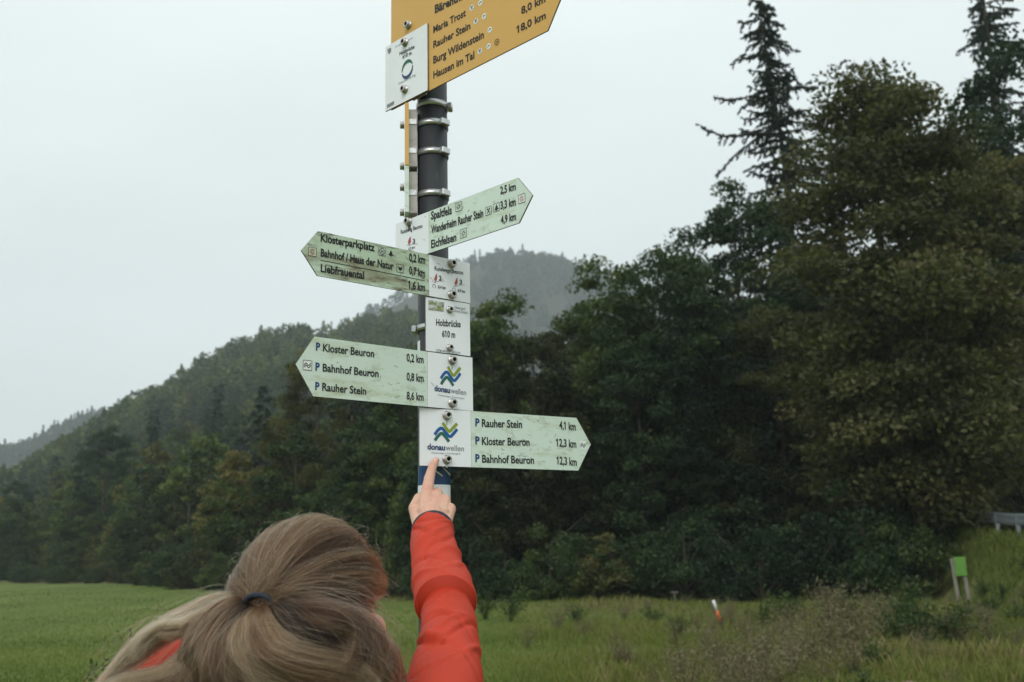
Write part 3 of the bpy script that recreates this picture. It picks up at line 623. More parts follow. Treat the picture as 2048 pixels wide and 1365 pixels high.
# marker post, green board, small white peg, mound of earth
M_white = mat('white_paint', (0.75, 0.77, 0.78), 0.5, noise=[(40, (0.5, 0.5, 0.48), 0.5, 0.75, (1, 1, 1))])
M_orange = mat('orange_paint', (0.75, 0.16, 0.05), 0.5); M_black = mat('black_paint', (0.02, 0.02, 0.022), 0.5)
dx_, dy_ = dir_of(1428); D_ = 20.6; base = Vector((D_ * dx_, D_ * dy_, float(terrain(D_ * dx_, D_ * dy_))))
mpost = empty('marker_post', base); mpost.rotation_euler = (0.05, math.radians(-16), 0); tag(mpost, 'leaning marker post with white top and orange band in the grass', 'marker post')
for nm, z0, z1, mm in (('foot', -0.1, 0.22, M_black), ('orange_band', 0.22, 0.42, M_orange), ('white_top', 0.42, 0.62, M_white)):
    me = lathe([(0.0, z0), (0.030, z0), (0.030, z1 - .008), (0.024, z1), (0.0, z1)], 10, nm); link(nm, me, mm, mpost)
M_lime = mat('lime_board', (0.11, 0.27, 0.04), 0.6, noise=[(6, (0.085, 0.21, 0.035), 0.4, 0.7, (1, 1, 1))]); M_wood = mat('grey_wood', (0.22, 0.20, 0.175), 0.85, noise=[(30, (0.12, 0.11, 0.09), 0.45, 0.7, (1, 1, .1))])
dx_, dy_ = dir_of(1907); D_ = 28.0; base = Vector((D_ * dx_, D_ * dy_, float(terrain(D_ * dx_, D_ * dy_))))
gb = empty('notice_board', base); gb.rotation_euler = (0, 0, -math.atan2(dx_, dy_)); tag(gb, 'small lime green board on two grey wooden legs before the trees', 'notice board')
bm_ = box(0.27, 0.03, 0.46, (0, -0.04, 0.98), 'board', 0.006); link('board', bm_, M_lime, gb)
for sx in (-1, 1):
    lg = box(0.085, 0.055, 1.45, (0, 0, 0.45), 'leg', 0.006); o = link('leg', lg, M_wood, gb); o.location = (sx * 0.12, 0.006, 0); o.rotation_euler = (0, math.radians(-3), 0)
dx_, dy_ = dir_of(1335); D_ = 33; 
o = empty('white_plank', (D_ * dx_, D_ * dy_, float(terrain(D_ * dx_, D_ * dy_)))); tag(o, 'short pale plank on a peg low at the wood edge', 'plank')
link('plank', box(0.22, 0.03, 0.05, (0, -0.03, 0.28), 'plank', 0.004), M_wood, o); link('peg', box(0.04, 0.03, 0.36, (0, 0, 0.12), 'peg', 0.003), M_wood, o)
M_earth = mat('earth', (0.16, 0.11, 0.075), 0.95, noise=[(9, (0.24, 0.18, 0.13), 0.4, 0.7, (1, 1, 1))], bump=(20, 0.8, 0.02))
bm = bmesh.new(); bmesh.ops.create_icosphere(bm, subdivisions=3, radius=1)
r3 = random.Random(4)
for vtx in bm.verts: vtx.co = Vector((vtx.co.x * 0.42, vtx.co.y * 0.3, vtx.co.z * 0.10)) * (1 + 0.2 * math.sin(vtx.co.x * 9) * math.cos(vtx.co.y * 7) + r3.uniform(-.05, .05))
dx_, dy_ = dir_of(1765); D_ = 12.2; o = link('earth_mound', bm_mesh('earth_mound', bm), M_earth); o.location = (D_ * dx_, D_ * dy_, float(terrain(D_ * dx_, D_ * dy_)) + .03); tag(o, 'low mound of bare brown earth in the grass at lower right', 'earth mound')
# ------------------------------------------------------------------ signpost
AX, AY, PR, OFF = -0.1508, 1.9, 0.0300, 0.055
M_pole = mat('dark_pole', (0.026, 0.030, 0.034), 0.5, 0.0, 0.4, noise=[(14, (0.042, 0.047, 0.050), 0.45, 0.75, (1, 1, .25)), (60, (0.12, 0.12, 0.115), 0.66, 0.8, (1, 1, .6))], bump=(60, 0.15, 0.002))
M_steel = mat('steel_band', (0.62, 0.63, 0.63), 0.32, 0.85, noise=[(40, (0.35, 0.34, 0.32), 0.45, 0.75, (1, 1, 1))])
M_bolt = mat('bolt_steel', (0.50, 0.49, 0.47), 0.38, 0.8, noise=[(120, (0.25, 0.22, 0.19), 0.45, 0.75, (1, 1, 1))])
M_socket = mat('bolt_socket', (0.03, 0.03, 0.03), 0.7, 0.3)
M_brk = mat('bracket', (0.50, 0.47, 0.44), 0.6, 0.2, noise=[(35, (0.30, 0.27, 0.25), 0.45, 0.7, (1, 1, .5)), (12, (0.22, 0.18, 0.15), 0.6, 0.8, (1, 1, .4))])
M_back = mat('sheet_back', (0.42, 0.43, 0.43), 0.55, 0.3)
DIRT = (0.20, 0.17, 0.10)
M_mint = mat('mint_sheet', (0.66, 0.775, 0.69), 0.42, spec=0.35, noise=[(5, (0.59, 0.70, 0.61), 0.35, 0.7, (1, 1, 1)), (26, (0.38, 0.43, 0.28), 0.53, 0.74, (1, 2.2, 1)), (9, (0.46, 0.52, 0.34), 0.52, 0.7, (.5, 3, 1)), (90, (0.28, 0.31, 0.21), 0.62, 0.74, (.8, 1.3, 1))])
M_mintdirty = mat('mint_sheet_stained', (0.57, 0.70, 0.58), 0.5, spec=0.3, noise=[(6, (0.47, 0.585, 0.43), 0.38, 0.65, (1, 1, 1)), (9, (0.20, 0.17, 0.09), 0.47, 0.66, (0.55, 2.6, 1)), (34, (0.10, 0.08, 0.045), 0.54, 0.66, (0.6, 2.4, 1))])
M_plate = mat('white_sheet', (0.85, 0.87, 0.90), 0.35, spec=0.4, noise=[(6, (0.79, 0.81, 0.83), 0.4, 0.7, (1, 1, 1)), (70, (0.50, 0.50, 0.48), 0.70, 0.82, (1, 1, 1))])
M_yel = mat('yellow_sheet', (0.68, 0.40, 0.105), 0.40, spec=0.4, noise=[(4, (0.66, 0.37, 0.085), 0.35, 0.7, (1, 1, 1)), (60, (0.50, 0.30, 0.10), 0.68, 0.82, (1, 1, 1))])
M_edge = mat('dirty_edge', (0.11, 0.10, 0.085), 0.8, noise=[(60, (0.22, 0.20, 0.17), 0.45, 0.7, (1, 1, 1))])
M_ink = mat('black_print', (0.012, 0.012, 0.013), 0.5); M_grey = mat('grey_print', (0.22, 0.24, 0.26), 0.5)
M_blue = mat('blue_print', (0.012, 0.045, 0.18), 0.5); M_wblue = mat('wave_blue', (0.01, 0.10, 0.34), 0.5); M_wgreen = mat('wave_green', (0.25, 0.33, 0.03), 0.5); M_wdark = mat('wave_dark_green', (0.02, 0.13, 0.10), 0.5)
M_navyt = mat('navy_print', (0.03, 0.06, 0.16), 0.5); M_redt = mat('red_print', (0.40, 0.09, 0.07), 0.5); M_pict = mat('white_pictogram', (0.80, 0.83, 0.80), 0.5)
M_stick = mat('sticker_blue', (0.006, 0.045, 0.13), 0.35, noise=[(50, (0.010, 0.06, 0.165), 0.4, 0.7, (1, 1, 1))]); M_cream = mat('cream_print', (0.62, 0.58, 0.45), 0.5)
M_photo = mat('tiny_landscape_print', (0.55, 0.58, 0.62), 0.5, noise=[(60, (0.24, 0.26, 0.08), 0.42, 0.55, (1, 1.6, 1)), (110, (0.10, 0.10, 0.12), 0.56, 0.66, (1, 1, 1))])

post = empty('signpost', (AX, AY, 0)); tag(post, 'dark grey round steel post carrying all the trail signs', 'signpost')
link('pole', lathe([(0, -.4), (PR, -.4), (PR, 2.86), (0, 2.86)], 40, 'pole'), M_pole, post)
link('pole_cap', lathe([(PR + .002, 2.84), (PR + .002, 2.87), (PR * .7, 2.885), (0, 2.89)], 32, 'pole_cap'), M_black, post)
def wrap(name, z0, z1, a0, a1, r, mt, parent=post, n=24, skew=0.0):     # a sticker that follows the pole's surface
    a = np.linspace(a0, a1, n); zz = np.array([z0, z1])
    v = np.array([(r * math.sin(t), -r * math.cos(t), z + skew * (i / (n - 1) - .5)) for z in zz for i, t in enumerate(a)]); ii = np.arange(n - 1)
    return link(name, mesh_np(name, v, np.stack([ii, ii + 1, ii + 1 + n, ii + n], -1), True), mt, parent)
ZC = CAMH
def zpole(py): return P(868, py, AY - PR).z
wrap('blue_sticker', zpole(969), zpole(930), -1.52, 1.45, PR + .0006, M_stick)
wrap('white_sticker', zpole(1046), zpole(969.6), -1.50, 1.45, PR + .0006, M_plate)
for k, (pa, pb) in enumerate([((868, 940), (884, 952)), ((884, 934), (899, 950))]):
    A = P(*pa, AY - PR) - Vector((AX, AY, 0)); B = P(*pb, AY - PR) - Vector((AX, AY, 0)); vv = []
    for t_ in np.linspace(0, 1, 8):
        q = A.lerp(B, t_); ang = math.asin(max(-.98, min(.98, q.x / PR)))
        for dz in (-.0016, .0016): vv.append(((PR + .0012) * math.sin(ang), -(PR + .0012) * math.cos(ang), q.z + dz))
    link('cream_stripe', mesh_np('cream_stripe', np.array(vv), np.array([(2 * i, 2 * i + 2, 2 * i + 3, 2 * i + 1) for i in range(7)])), M_cream, post)
vv = []
for t_ in np.linspace(-.2, 1.3, 14):
    for rr_ in (.0195, .0205):
        ang = 0.05 + rr_ * math.sin(t_) / PR; vv.append(((PR + .0012) * math.sin(ang), -(PR + .0012) * math.cos(ang), zpole(1019) + rr_ * math.cos(t_)))
link('black_arc', mesh_np('black_arc', np.array(vv), np.array([(2 * i, 2 * i + 2, 2 * i + 3, 2 * i + 1) for i in range(13)])), M_ink, post)
wrap('white_label', zpole(702), zpole(678), -1.5, -0.9, PR + .0006, M_plate)

# ---- sign toolkit: local x runs along the sheet to the right, y is up, z points out of the face
class Sign:
    def __init__(s, name, th, label, zbase, cat='sign', off=OFF):
        th = math.radians(th); s.th = th
        s.n = Vector((-math.sin(th), -math.cos(th), 0)); s.u = Vector((math.cos(th), -math.sin(th), 0))
        s.o = Vector((AX, AY, 0)) + s.n * off + Vector((0, 0, zbase)); s.off = off
        mw = Matrix.Identity(4)
        for i in range(3): mw[i][0] = s.u[i]; mw[i][1] = (0, 0, 1)[i]; mw[i][2] = s.n[i]; mw[i][3] = s.o[i]
        s.mw = mw; s.root = empty(name, mw=mw); tag(s.root, label, cat, None)
    def L(s, px, py):                                  # pixel -> sheet coordinates
        d = ray(px, py); c = Vector((0, 0, CAMH)); t = (s.o - c).dot(s.n) / d.dot(s.n); q = c + d * t - s.o
        return (q.dot(s.u), q.z)
    def sheet(s, name, pts, mt, z=0.0, thick=0.003):
        me = prism(pts, z - thick, z, name); me.materials.append(mt); me.materials.append(M_back); me.materials.append(M_edge)
        for p in me.polygons: p.material_index = 0 if p.normal.z > .9 else (1 if p.normal.z < -.9 else 2)
        return link(name, me, None, s.root)
    def text(s, body, pl, pr, hpx, mt, parent, bold=0.012, z=0.0006, name='lettering', cap=None):
        """body runs from pixel pl (left end of the baseline) to pixel pr; hpx is the capital height in pixels."""
        cu = bpy.data.curves.new('t', 'FONT'); cu.body = body; cu.size = 1.0; cu.offset = bold * 1.35 + .007; cu.resolution_u = 3
        ob = bpy.data.objects.new('t', cu); me = bpy.data.meshes.new_from_object(ob); bpy.data.objects.remove(ob); bpy.data.curves.remove(cu)
        co = np.zeros(len(me.vertices) * 3, np.float32); me.vertices.foreach_get('co', co); co = co.reshape(-1, 3)
        x0, x1 = co[:, 0].min(), co[:, 0].max()
        flags = []
        for i_, ch in enumerate(body):
            if ch == '1':                              # this font's 1 is a bare bar: give it its flag
                cu = bpy.data.curves.new('t', 'FONT'); cu.body = body[:i_ + 1]; cu.size = 1.0; cu.offset = bold * 1.35 + .007; ob = bpy.data.objects.new('t', cu); m2 = bpy.data.meshes.new_from_object(ob)
                xr = max(v_.co.x for v_ in m2.vertices); bpy.data.objects.remove(ob); bpy.data.curves.remove(cu); bpy.data.meshes.remove(m2); flags.append(xr)
        if flags:
            bm = bmesh.new(); bm.from_mesh(me)
            for xr in flags: bm.faces.new([bm.verts.new((xr + a_, b_, 0)) for a_, b_ in ((-.09, .52), (-.09, .70), (-.30, .57), (-.30, .47))])
            bm.normal_update(); bm.to_mesh(me); bm.free()
            co = np.zeros(len(me.vertices) * 3, np.float32); me.vertices.foreach_get('co', co); co = co.reshape(-1, 3)
        a = s.L(*pl); b = s.L(*pr); a2 = s.L(pl[0], pl[1] - hpx)
        chg = (a2[1] - a[1]) / 0.655
        w_ = b[0] - a[0]; sh = (b[1] - a[1])
        fx = (co[:, 0] - x0) / (x1 - x0)
        co = np.stack([a[0] + fx * w_, a[1] + fx * sh + co[:, 1] * chg, np.full(len(co), z)], 1)
        me.vertices.foreach_set('co', co.astype(np.float32).ravel()); me.update(); me.name = name
        o_ = link(name, me, mt, parent); return o_
    def flat(s, name, polys, mt, parent, z=0.0005):    # polygons given in sheet coordinates
        bm = bmesh.new()
        for p in polys:
            try: bm.faces.new([bm.verts.new((x, y, z)) for x, y in p])
            except ValueError: pass
        bm.normal_update()
        for f_ in bm.faces:
            if f_.normal.z < 0: f_.normal_flip()
        return link(name, bm_mesh(name, bm), mt, parent)
    def ribbon(s, pts, w):                             # polyline -> quads, sheet coordinates
        p = catmull(np.array(pts), 22); t = np.gradient(p, axis=0); t /= np.linalg.norm(t, axis=1)[:, None]; nn_ = np.stack([-t[:, 1], t[:, 0]], 1) * w / 2
        return [[tuple(p[i] - nn_[i]), tuple(p[i + 1] - nn_[i + 1]), tuple(p[i + 1] + nn_[i + 1]), tuple(p[i] + nn_[i])] for i in range(len(p) - 1)]
    def ring(s, c, r, w, a0=0, a1=6.2832, n=22):
        a = np.linspace(a0, a1, n); return [[(c[0] + q * math.cos(t), c[1] + q * math.sin(t)) for q, t in ((r - w / 2, a[i]), (r + w / 2, a[i]), (r + w / 2, a[i + 1]), (r - w / 2, a[i + 1]))] for i in range(n - 1)]
    def rect(s, c, hx, hy, rot=0):
        ca, sa = math.cos(rot), math.sin(rot); return [(c[0] + x * ca - y * sa, c[1] + x * sa + y * ca) for x, y in ((-hx, -hy), (hx, -hy), (hx, hy), (-hx, hy))]
    def bolt(s, px, py, z=0.0, r=0.0072):
        a = s.L(px, py)
        b = link('bolt', BOLT, None, s.root); b.location = (a[0], a[1], z + 0.0008); b.scale = (r / .0072,) * 3; b.rotation_euler = (0, 0, px)
    def bolt_at(s, x, y, z=0.0):
        b = link('bolt', BOLT, None, s.root); b.location = (x, y, z + .0008)
    def mount(s, y0, y1, x=0.0, bands=(), wd=0.042, slots=True, side=1):
        """bracket between sheet and pole, and the steel bands that strap it on."""
        dp = s.off - PR - 0.003; z1 = -0.0032; z0 = -(s.off - PR) + 0.0005
        b_ = link('bracket', box(wd, y1 - y0, z1 - z0, (x, (y0 + y1) / 2, (z0 + z1) / 2), 'bracket', 0.001), M_brk, s.root)
        for yb in bands:
            rb = PR + 0.0012; hw = 0.0058
            me = lathe([(rb, -hw), (rb + .0012, -hw), (rb + .0012, hw), (rb, hw), (rb, -hw)], 44, 'band')
            me.transform(Matrix.Translation((0, yb, -s.off)) @ Matrix.Rotation(math.radians(-90), 4, 'X'))
            bo = link('band', me, M_steel, s.root)
            ang = 2.3 * side                             # screw housing of the band
            h_ = box(0.022, 0.013, 0.009, (0, 0, 0), 'housing', 0.0015)
            ho = link('band_lock', h_, M_steel, s.root); ho.matrix_parent_inverse.identity()
            ho.location = (math.sin(ang) * (rb + .005), yb, -s.off + math.cos(ang) * (rb + .005)); ho.rotation_euler = (0, ang, 0)
            if slots:
                for sx in (-1, 1):
                    sl = link('strap', box(0.0012, 0.0105, dp * .75, (sx * (wd / 2 + .0007), yb, z0 + dp * .45), 'strap'), M_steel, s.root)
                    so = link('slot', box(0.0016, 0.018, 0.0032, (sx * (wd / 2 + .0002), yb - .002, z0 + dp * .80), 'slot'), M_socket, s.root)

# one socket-head bolt: washer, domed head, dark hexagonal recess
bm = bmesh.new()
pf = [(0.0, 0.0), (0.0088, 0.0), (0.0088, 0.0012), (0.0070, 0.0014), (0.0072, 0.0076), (0.0064, 0.0086), (0.0038, 0.0086)]
nseg = 18; rings_ = []
for r_, h_ in pf[1:]:
    rings_.append([bm.verts.new((r_ * math.cos(2 * math.pi * i / nseg), r_ * math.sin(2 * math.pi * i / nseg), h_)) for i in range(nseg)])
for a_, b_ in zip(rings_, rings_[1:]):
    for i in range(nseg): f_ = bm.faces.new((a_[i], a_[(i + 1) % nseg], b_[(i + 1) % nseg], b_[i])); f_.smooth = True
ins = [bm.verts.new((0.0034 * math.cos(2 * math.pi * i / nseg), 0.0034 * math.sin(2 * math.pi * i / nseg), 0.0040)) for i in range(nseg)]
for i in range(nseg): f_ = bm.faces.new((rings_[-1][i], rings_[-1][(i + 1) % nseg], ins[(i + 1) % nseg], ins[i])); f_.material_index = 1
f_ = bm.faces.new(ins); f_.material_index = 1
BOLT = bm_mesh('bolt', bm); BOLT.materials.append(M_bolt); BOLT.materials.append(M_socket)

def pict(s, px, py, half, kind, parent, frame=True, sq=True, base=M_pict):
    """a small square or round pictogram centred on a pixel; half is half its height in pixels."""
    c = s.L(px, py); h = s.L(px, py - half)[1] - c[1]
    if sq: tile = s.flat('pictogram', [s.rect(c, h, h)], base, parent, 0.0004)
    else: tile = s.flat('pictogram', [[(c[0] + h * math.cos(t), c[1] + h * math.sin(t)) for t in np.linspace(0, 6.28, 20)[:-1]]], base, parent, 0.0004)
    g = []
    if frame and sq:
        for dx0, dy0, hx, hy in ((0, 1, 1, .05), (0, -1, 1, .05), (1, 0, .05, 1), (-1, 0, .05, 1)): g.append(s.rect((c[0] + dx0 * h, c[1] + dy0 * h), hx * h, hy * h))
    mt = M_ink
    if kind == 'sun':
        for k in range(8): a = k * math.pi / 4; g.append(s.rect((c[0] + .5 * h * math.cos(a), c[1] + .5 * h * math.sin(a)), .27 * h, .07 * h, a))
    if kind == 'food':
        for a in (.95, -.95 + math.pi): g.append(s.rect(c, .75 * h, .10 * h, a)); g.append(s.rect((c[0] + .55 * h * math.cos(a), c[1] + .55 * h * math.sin(a)), .22 * h, .17 * h, a))
    if kind == 'tree':
        g += [[(c[0] - .55 * h, c[1] - .35 * h), (c[0] + .55 * h, c[1] - .35 * h), (c[0], c[1] + .8 * h)], s.rect((c[0], c[1] - .5 * h), .75 * h, .10 * h), s.rect((c[0], c[1] - .7 * h), .2 * h, .12 * h)]
    if kind == 'bed':
        g += [[(c[0] - .65 * h, c[1] - .25 * h), (c[0] - .1 * h, c[1] + .35 * h), (c[0] + .65 * h, c[1] + .35 * h), (c[0] + .65 * h, c[1] + .05 * h), (c[0] + .1 * h, c[1] + .08 * h), (c[0] - .4 * h, c[1] - .35 * h)]]
    if kind == 'mask':
        g += [[(c[0] - .6 * h, c[1] + .5 * h), (c[0] - .45 * h, c[1] - .35 * h), (c[0], c[1] - .6 * h), (c[0] + .45 * h, c[1] - .35 * h), (c[0] + .6 * h, c[1] + .5 * h), (c[0], c[1] + .2 * h)]]
    if kind == 'H':
        g += s.ring(c, .75 * h, .16 * h) + [s.rect((c[0] - .26 * h, c[1]), .08 * h, .36 * h), s.rect((c[0] + .26 * h, c[1]), .08 * h, .36 * h), s.rect(c, .26 * h, .07 * h)]
    if kind == 'wave':
        for dy0 in (.22, -.25): g += s.ribbon([(c[0] - .8 * h, c[1] + (dy0 - .25) * h), (c[0] - .3 * h, c[1] + (dy0 + .25) * h), (c[0] + .25 * h, c[1] + (dy0 - .25) * h), (c[0] + .8 * h, c[1] + (dy0 + .3) * h)], .17 * h)
    if kind == 'C': g += s.ring(c, .62 * h, .10 * h, .5, 6.0) + s.ring(c, .30 * h, .12 * h)
    if kind == 'Cred':
        g2 = s.ring(c, .62 * h, .10 * h, .3, 6.0) + s.ring(c, .32 * h, .12 * h); s.flat('pictogram_symbol', g2, M_redt, parent, 0.0008)
    if g: s.flat('pictogram_symbol', g, mt, parent, 0.0008)

def logo(s, T, w, parent):                              # three wavy strokes, T maps logo space to pixels
    for nm_, mt, pts in (('green_wave', M_wgreen, [(.36, 0), (.52, .30), (.66, .46), (.82, .27), (1, .03)]), ('blue_wave', M_wblue, [(0, .66), (.16, .40), (.32, .30), (.50, .55), (.68, .74), (.84, .58), (1, .33)]), ('dark_green_wave', M_wdark, [(.01, .97), (.16, .72), (.31, .58), (.48, .76), (.64, 1.02)])):
        s.flat(nm_, s.ribbon([s.L(*T(*p)) for p in pts], w), mt, parent)

def leafmark(s, px, py, sc_, num, mt, parent):          # a leaf stroke with a route number
    g = [[s.L(px + a * sc_, py + b * sc_) for a, b in ((-.1, 1.0), (-.35, .3), (0, -.6), (.3, -1), (.35, .2), (.1, .7))]]
    s.flat('leaf_mark', g, mt, parent)
    s.flat('leaf_line', s.ribbon([s.L(px + a * sc_, py + b * sc_) for a, b in ((-.6, .9), (-.1, 1.05), (.6, .75), (1.9, .75))], .0006), M_ink, parent)
    s.text(num, (px + .75 * sc_, py + .55 * sc_), (px + 1.3 * sc_, py + .6 * sc_), sc_ * .95, M_ink, parent)

# ---- sign 1: yellow board pointing right
s1 = Sign('arrow_sign', 44.54, 'large yellow arrow board pointing right at the top of the post', CAMH + 0.8889)
zt = 0.262; a0 = s1.L(782, 150)[0]; a1 = s1.L(1095, 62)[0]; a2 = s1.L(1120, 0); slope = (a2[0] - a1) / a2[1]
pn = s1.sheet('panel', [(a0, 0), (a1, 0), (a1 + slope * zt / 2, zt / 2), (a1, zt), (a0, zt)], M_yel)
w0 = s1.L(773, 224)[0]; w1 = s1.L(857.5, 100)[0]; wt = s1.L(815, 72)[1]
pw = s1.sheet('end_plate', [(w0, .0005), (w1, .0005), (w1, wt), (w0, wt)], M_plate, 0.0034, 0.003)
BL = lambda b, l, r, h, bd=.012: s1.text(b, l, r, h, M_ink, pn, bd)
BL('Maria Trost', (867, 67), (932, 32), 13); BL('Rauher Stein', (867, 97), (941, 58), 13); BL('Burg Wildenstein', (867, 128), (968, 76), 13.5); BL('Hausen im Tal', (867, 158), (949, 117), 13.5)
BL('Bärenthal', (870, 27), (932, -4), 15, .02); BL('8,0 km', (1043, 29), (1091, 4), 13.5); BL('18,0 km', (1036, 66), (1092, 37), 13.5)
BL('Irndorf', (867, -4), (910, -27), 13)
for px_, py_, kd in ((944, 16, 'food'), (961, 6, 'bed'), (952, 43, 'food'), (968.5, 33, 'bed'), (980, 60, 'bed'), (960, 103, 'food'), (977.5, 93, 'bed')): pict(s1, px_, py_, 5.8, kd, pn, False, False)
pict(s1, 994, 84.5, 7.2, 'H', pn, False, False, M_yel)
for b, l, r, h in (('Holzbrücke', (802, 113), (832, 98), 7), ('610 m', (808, 119.5), (826, 110.5), 7)): s1.text(b, l, r, h, M_ink, pw, .01, .0040)
c = s1.L(817.5, 140); rr_ = (s1.L(817.5, 121)[1] - c[1])
def crescent(a0_, a1_, k): 
    a = np.linspace(a0_, a1_, 14); return [[(c[0] + rr_ * .86 * (1 - w * k * math.sin((t - a0_) / (a1_ - a0_) * math.pi * .8 + .3)) * math.cos(t), c[1] + rr_ * (1 - w * k * math.sin((t - a0_) / (a1_ - a0_) * math.pi * .8 + .3)) * math.sin(t)) for w, t in ((0, a[i]), (1, a[i]), (1, a[i + 1]), (0, a[i + 1]))] for i in range(13)]
s1.flat('ring_top', crescent(3.2, .3, .36), M_wdark, pw, .0040); s1.flat('ring_bottom', crescent(.15, -2.9, .36), M_navyt, pw, .0040)
s1.text('Donau-Zollernalb-Weg', (800, 171), (834, 153), 4, M_grey, pw, 0, .0040); s1.text('Schwäbischer Albverein', (793, 97), (829, 78), 2.6, M_grey, pw, 0, .0040)
s1.flat('crest', [[s1.L(*q) for q in ((778, 100), (785, 97), (785, 104), (781, 110), (778, 105))]], M_grey, pw, .0040); s1.flat('crest', [[s1.L(*q) for q in ((777, 218), (777, 211), (783, 208), (791, 203), (791, 210))]], M_grey, pw, .0040)
s1.bolt(818, 51); s1.bolt(814, 87, .0034); s1.bolt(813.5, 181, .0034)
s1.mount(0.012, 0.25, 0.0, (s1.L(815, 215)[1] + .012, 0.20), slots=False, side=1)

# ---- sign 2: mint arrow pointing right
def mint(th, label, top, bot, seam, tip, sh_t, sh_b, end, mt, left):
    s = Sign('arrow_sign', th, label, CAMH + bot); hgt = top - bot
    xs = s.L(seam, (sh_t[1] + sh_b[1]) / 2)[0]; xe = s.L(end[0], end[1])[0]; xt = s.L(*tip); x1 = (s.L(*sh_t)[0] + s.L(*sh_b)[0]) / 2
    if left: p = s.sheet('panel', [(xs, 0), (xs, hgt), (x1, hgt), (xt[0], xt[1]), (x1, 0)], mt); w = s.sheet('end_plate', [(xs + .0004, 0), (xe, 0), (xe, hgt), (xs + .0004, hgt)], M_plate)
    else: p = s.sheet('panel', [(xs, 0), (x1, 0), (xt[0], xt[1]), (x1, hgt), (xs, hgt)], mt); w = s.sheet('end_plate', [(xe, 0), (xs - .0004, 0), (xs - .0004, hgt), (xe, hgt)], M_plate)
    s.h = hgt; return s, p, w
s2, p2, w2 = mint(44.47, 'pale green arrow sign pointing right, tilted up beside the yellow board', .6424, .5601, 857.5, (1064.5, 391), (1034, 356), (1039, 446), (791.4, 480), M_mint, False)
T2 = lambda b, l, r, h: s2.text(b, l, r, h, M_ink, p2, .016)
T2('Spaltfels', (862.5, 440), (904, 428), 15); T2('Wanderheim Rauher Stein', (863, 468), (967, 434), 14.5); T2('Eichfelsen', (862.5, 497), (913, 482), 15)
T2('2,5 km', (1001, 389), (1032, 380), 14); T2('3,3 km', (1001.5, 419), (1032, 411), 14.5); T2('4,9 km', (1002, 448), (1032.5, 440), 14)
pict(s2, 918, 414, 8.5, 'sun', p2, base=M_mint); pict(s2, 927, 467, 8.5, 'sun', p2, base=M_mint); pict(s2, 977.5, 422, 8, 'food', p2, base=M_mint); pict(s2, 993.5, 415, 8, 'tree', p2, base=M_mint); pict(s2, 1044, 397.5, 8.5, 'Cred', p2)
s2.text('Rundweg Beuron', (802, 468.5), (845, 456), 7.5, M_ink, w2, .004); leafmark(s2, 819, 482, 9, '3', M_redt, w2); s2.text('4,9 km', (817, 501), (830, 497), 5, M_ink, w2, .004)
s2.bolt(818.5, 444); s2.bolt_at(0.0, .010)
s2.mount(0.002, s2.h - .002, 0.0, (), side=1)
s2.flat('grime_mark', [s2.rect(s2.L(819, 455), .004, .006)], M_edge, w2, .0003)

# ---- sign 3: stained mint arrow pointing left
s3, p3, w3 = mint(-40.79, 'stained mossy arrow sign pointing left, upper of the two left arrows', .5577, .4777, 857.5, (603, 501), (637.6, 462), (634, 553), (940, 568), M_mintdirty, True)
T3 = lambda b, l, r, h: s3.text(b, l, r, h, M_ink, p3, .017)
T3('Klosterparkplatz', (641, 483), (749, 503), 14.5); T3('Bahnhof / Haus der Natur', (641, 513), (787, 540), 14.5); T3('Liebfrauental', (641, 544), (728, 558.5), 14.5)
T3('0,2 km', (818, 523), (850, 528), 15); T3('0,7 km', (818, 548), (850, 555), 14.5); T3('1,6 km', (818, 578), (850, 583.5), 15)
s3.flat('divider_line', s3.ribbon([s3.L(641, 521), s3.L(745, 541), s3.L(849, 562)], .0012), M_ink, p3)
pict(s3, 764, 503.5, 8, 'H', p3, base=M_mint); pict(s3, 781.5, 507, 8, 'tree', p3, False, base=M_mintdirty); pict(s3, 800, 537.5, 8, 'mask', p3, base=M_mintdirty); pict(s3, 624.5, 504, 8.5, 'C', p3, base=M_cream)
s3.text('Rundwege Beuron', (869, 541), (926, 550), 8, M_ink, w3, .003); leafmark(s3, 871, 556, 9, '2', M_redt, w3); leafmark(s3, 912, 564, 9, '3', M_redt, w3)
s3.text('8,4 km', (876, 577), (891, 579), 5.5, M_ink, w3, .01); s3.text('6,9 km', (915, 584), (930, 586.5), 5.5, M_ink, w3, .01)
for q in ((868, 573), (907.5, 580)): s3.flat('loop_mark', s3.ring(s3.L(*q), .0036, .0008, -1.0, 4.2), M_ink, w3)
s3.bolt(902.5, 528); s3.bolt(902.5, 590)
s3.mount(.002, s3.h - .002, s3.L(902, 560)[0] * .5, (), side=-1)

# ---- name plate with the place and height
s6 = Sign('name_plate', -38.5, 'upright white place name plate reading 610 m between the left arrows', CAMH + .3735, off=OFF - .0006)
xa, xb = s6.L(851.5, 640)[0], s6.L(940, 660)[0]
p6 = s6.sheet('panel', [(xa, 0), (xb, 0), (xb, .1022), (xa, .1022)], M_plate)
s6.text('Holzbrücke', (872, 651.5), (921, 655), 12.5, M_ink, p6, .010); s6.text('610 m', (884, 674), (910, 676), 12, M_ink, p6, .010)
s6.text('UTM 497422, 5332271', (872, 703.5), (920, 710), 5, M_grey, p6, 0); s6.text('Naturpark', (909, 617.5), (931, 621), 5.5, M_grey, p6, 0); s6.text('Obere Donau', (906, 624), (935, 628.5), 5.5, M_grey, p6, 0)
s6.flat('landscape_print', [[s6.L(*q) for q in ((856.5, 620), (887.5, 624), (888, 605), (857, 600.5))]], M_photo, p6)
s6.bolt(898.5, 620, r=.0058); s6.bolt(898.5, 696, r=.0058); s6.mount(.003, .099, 0, (s6.L(897, 648)[1],), side=-1)

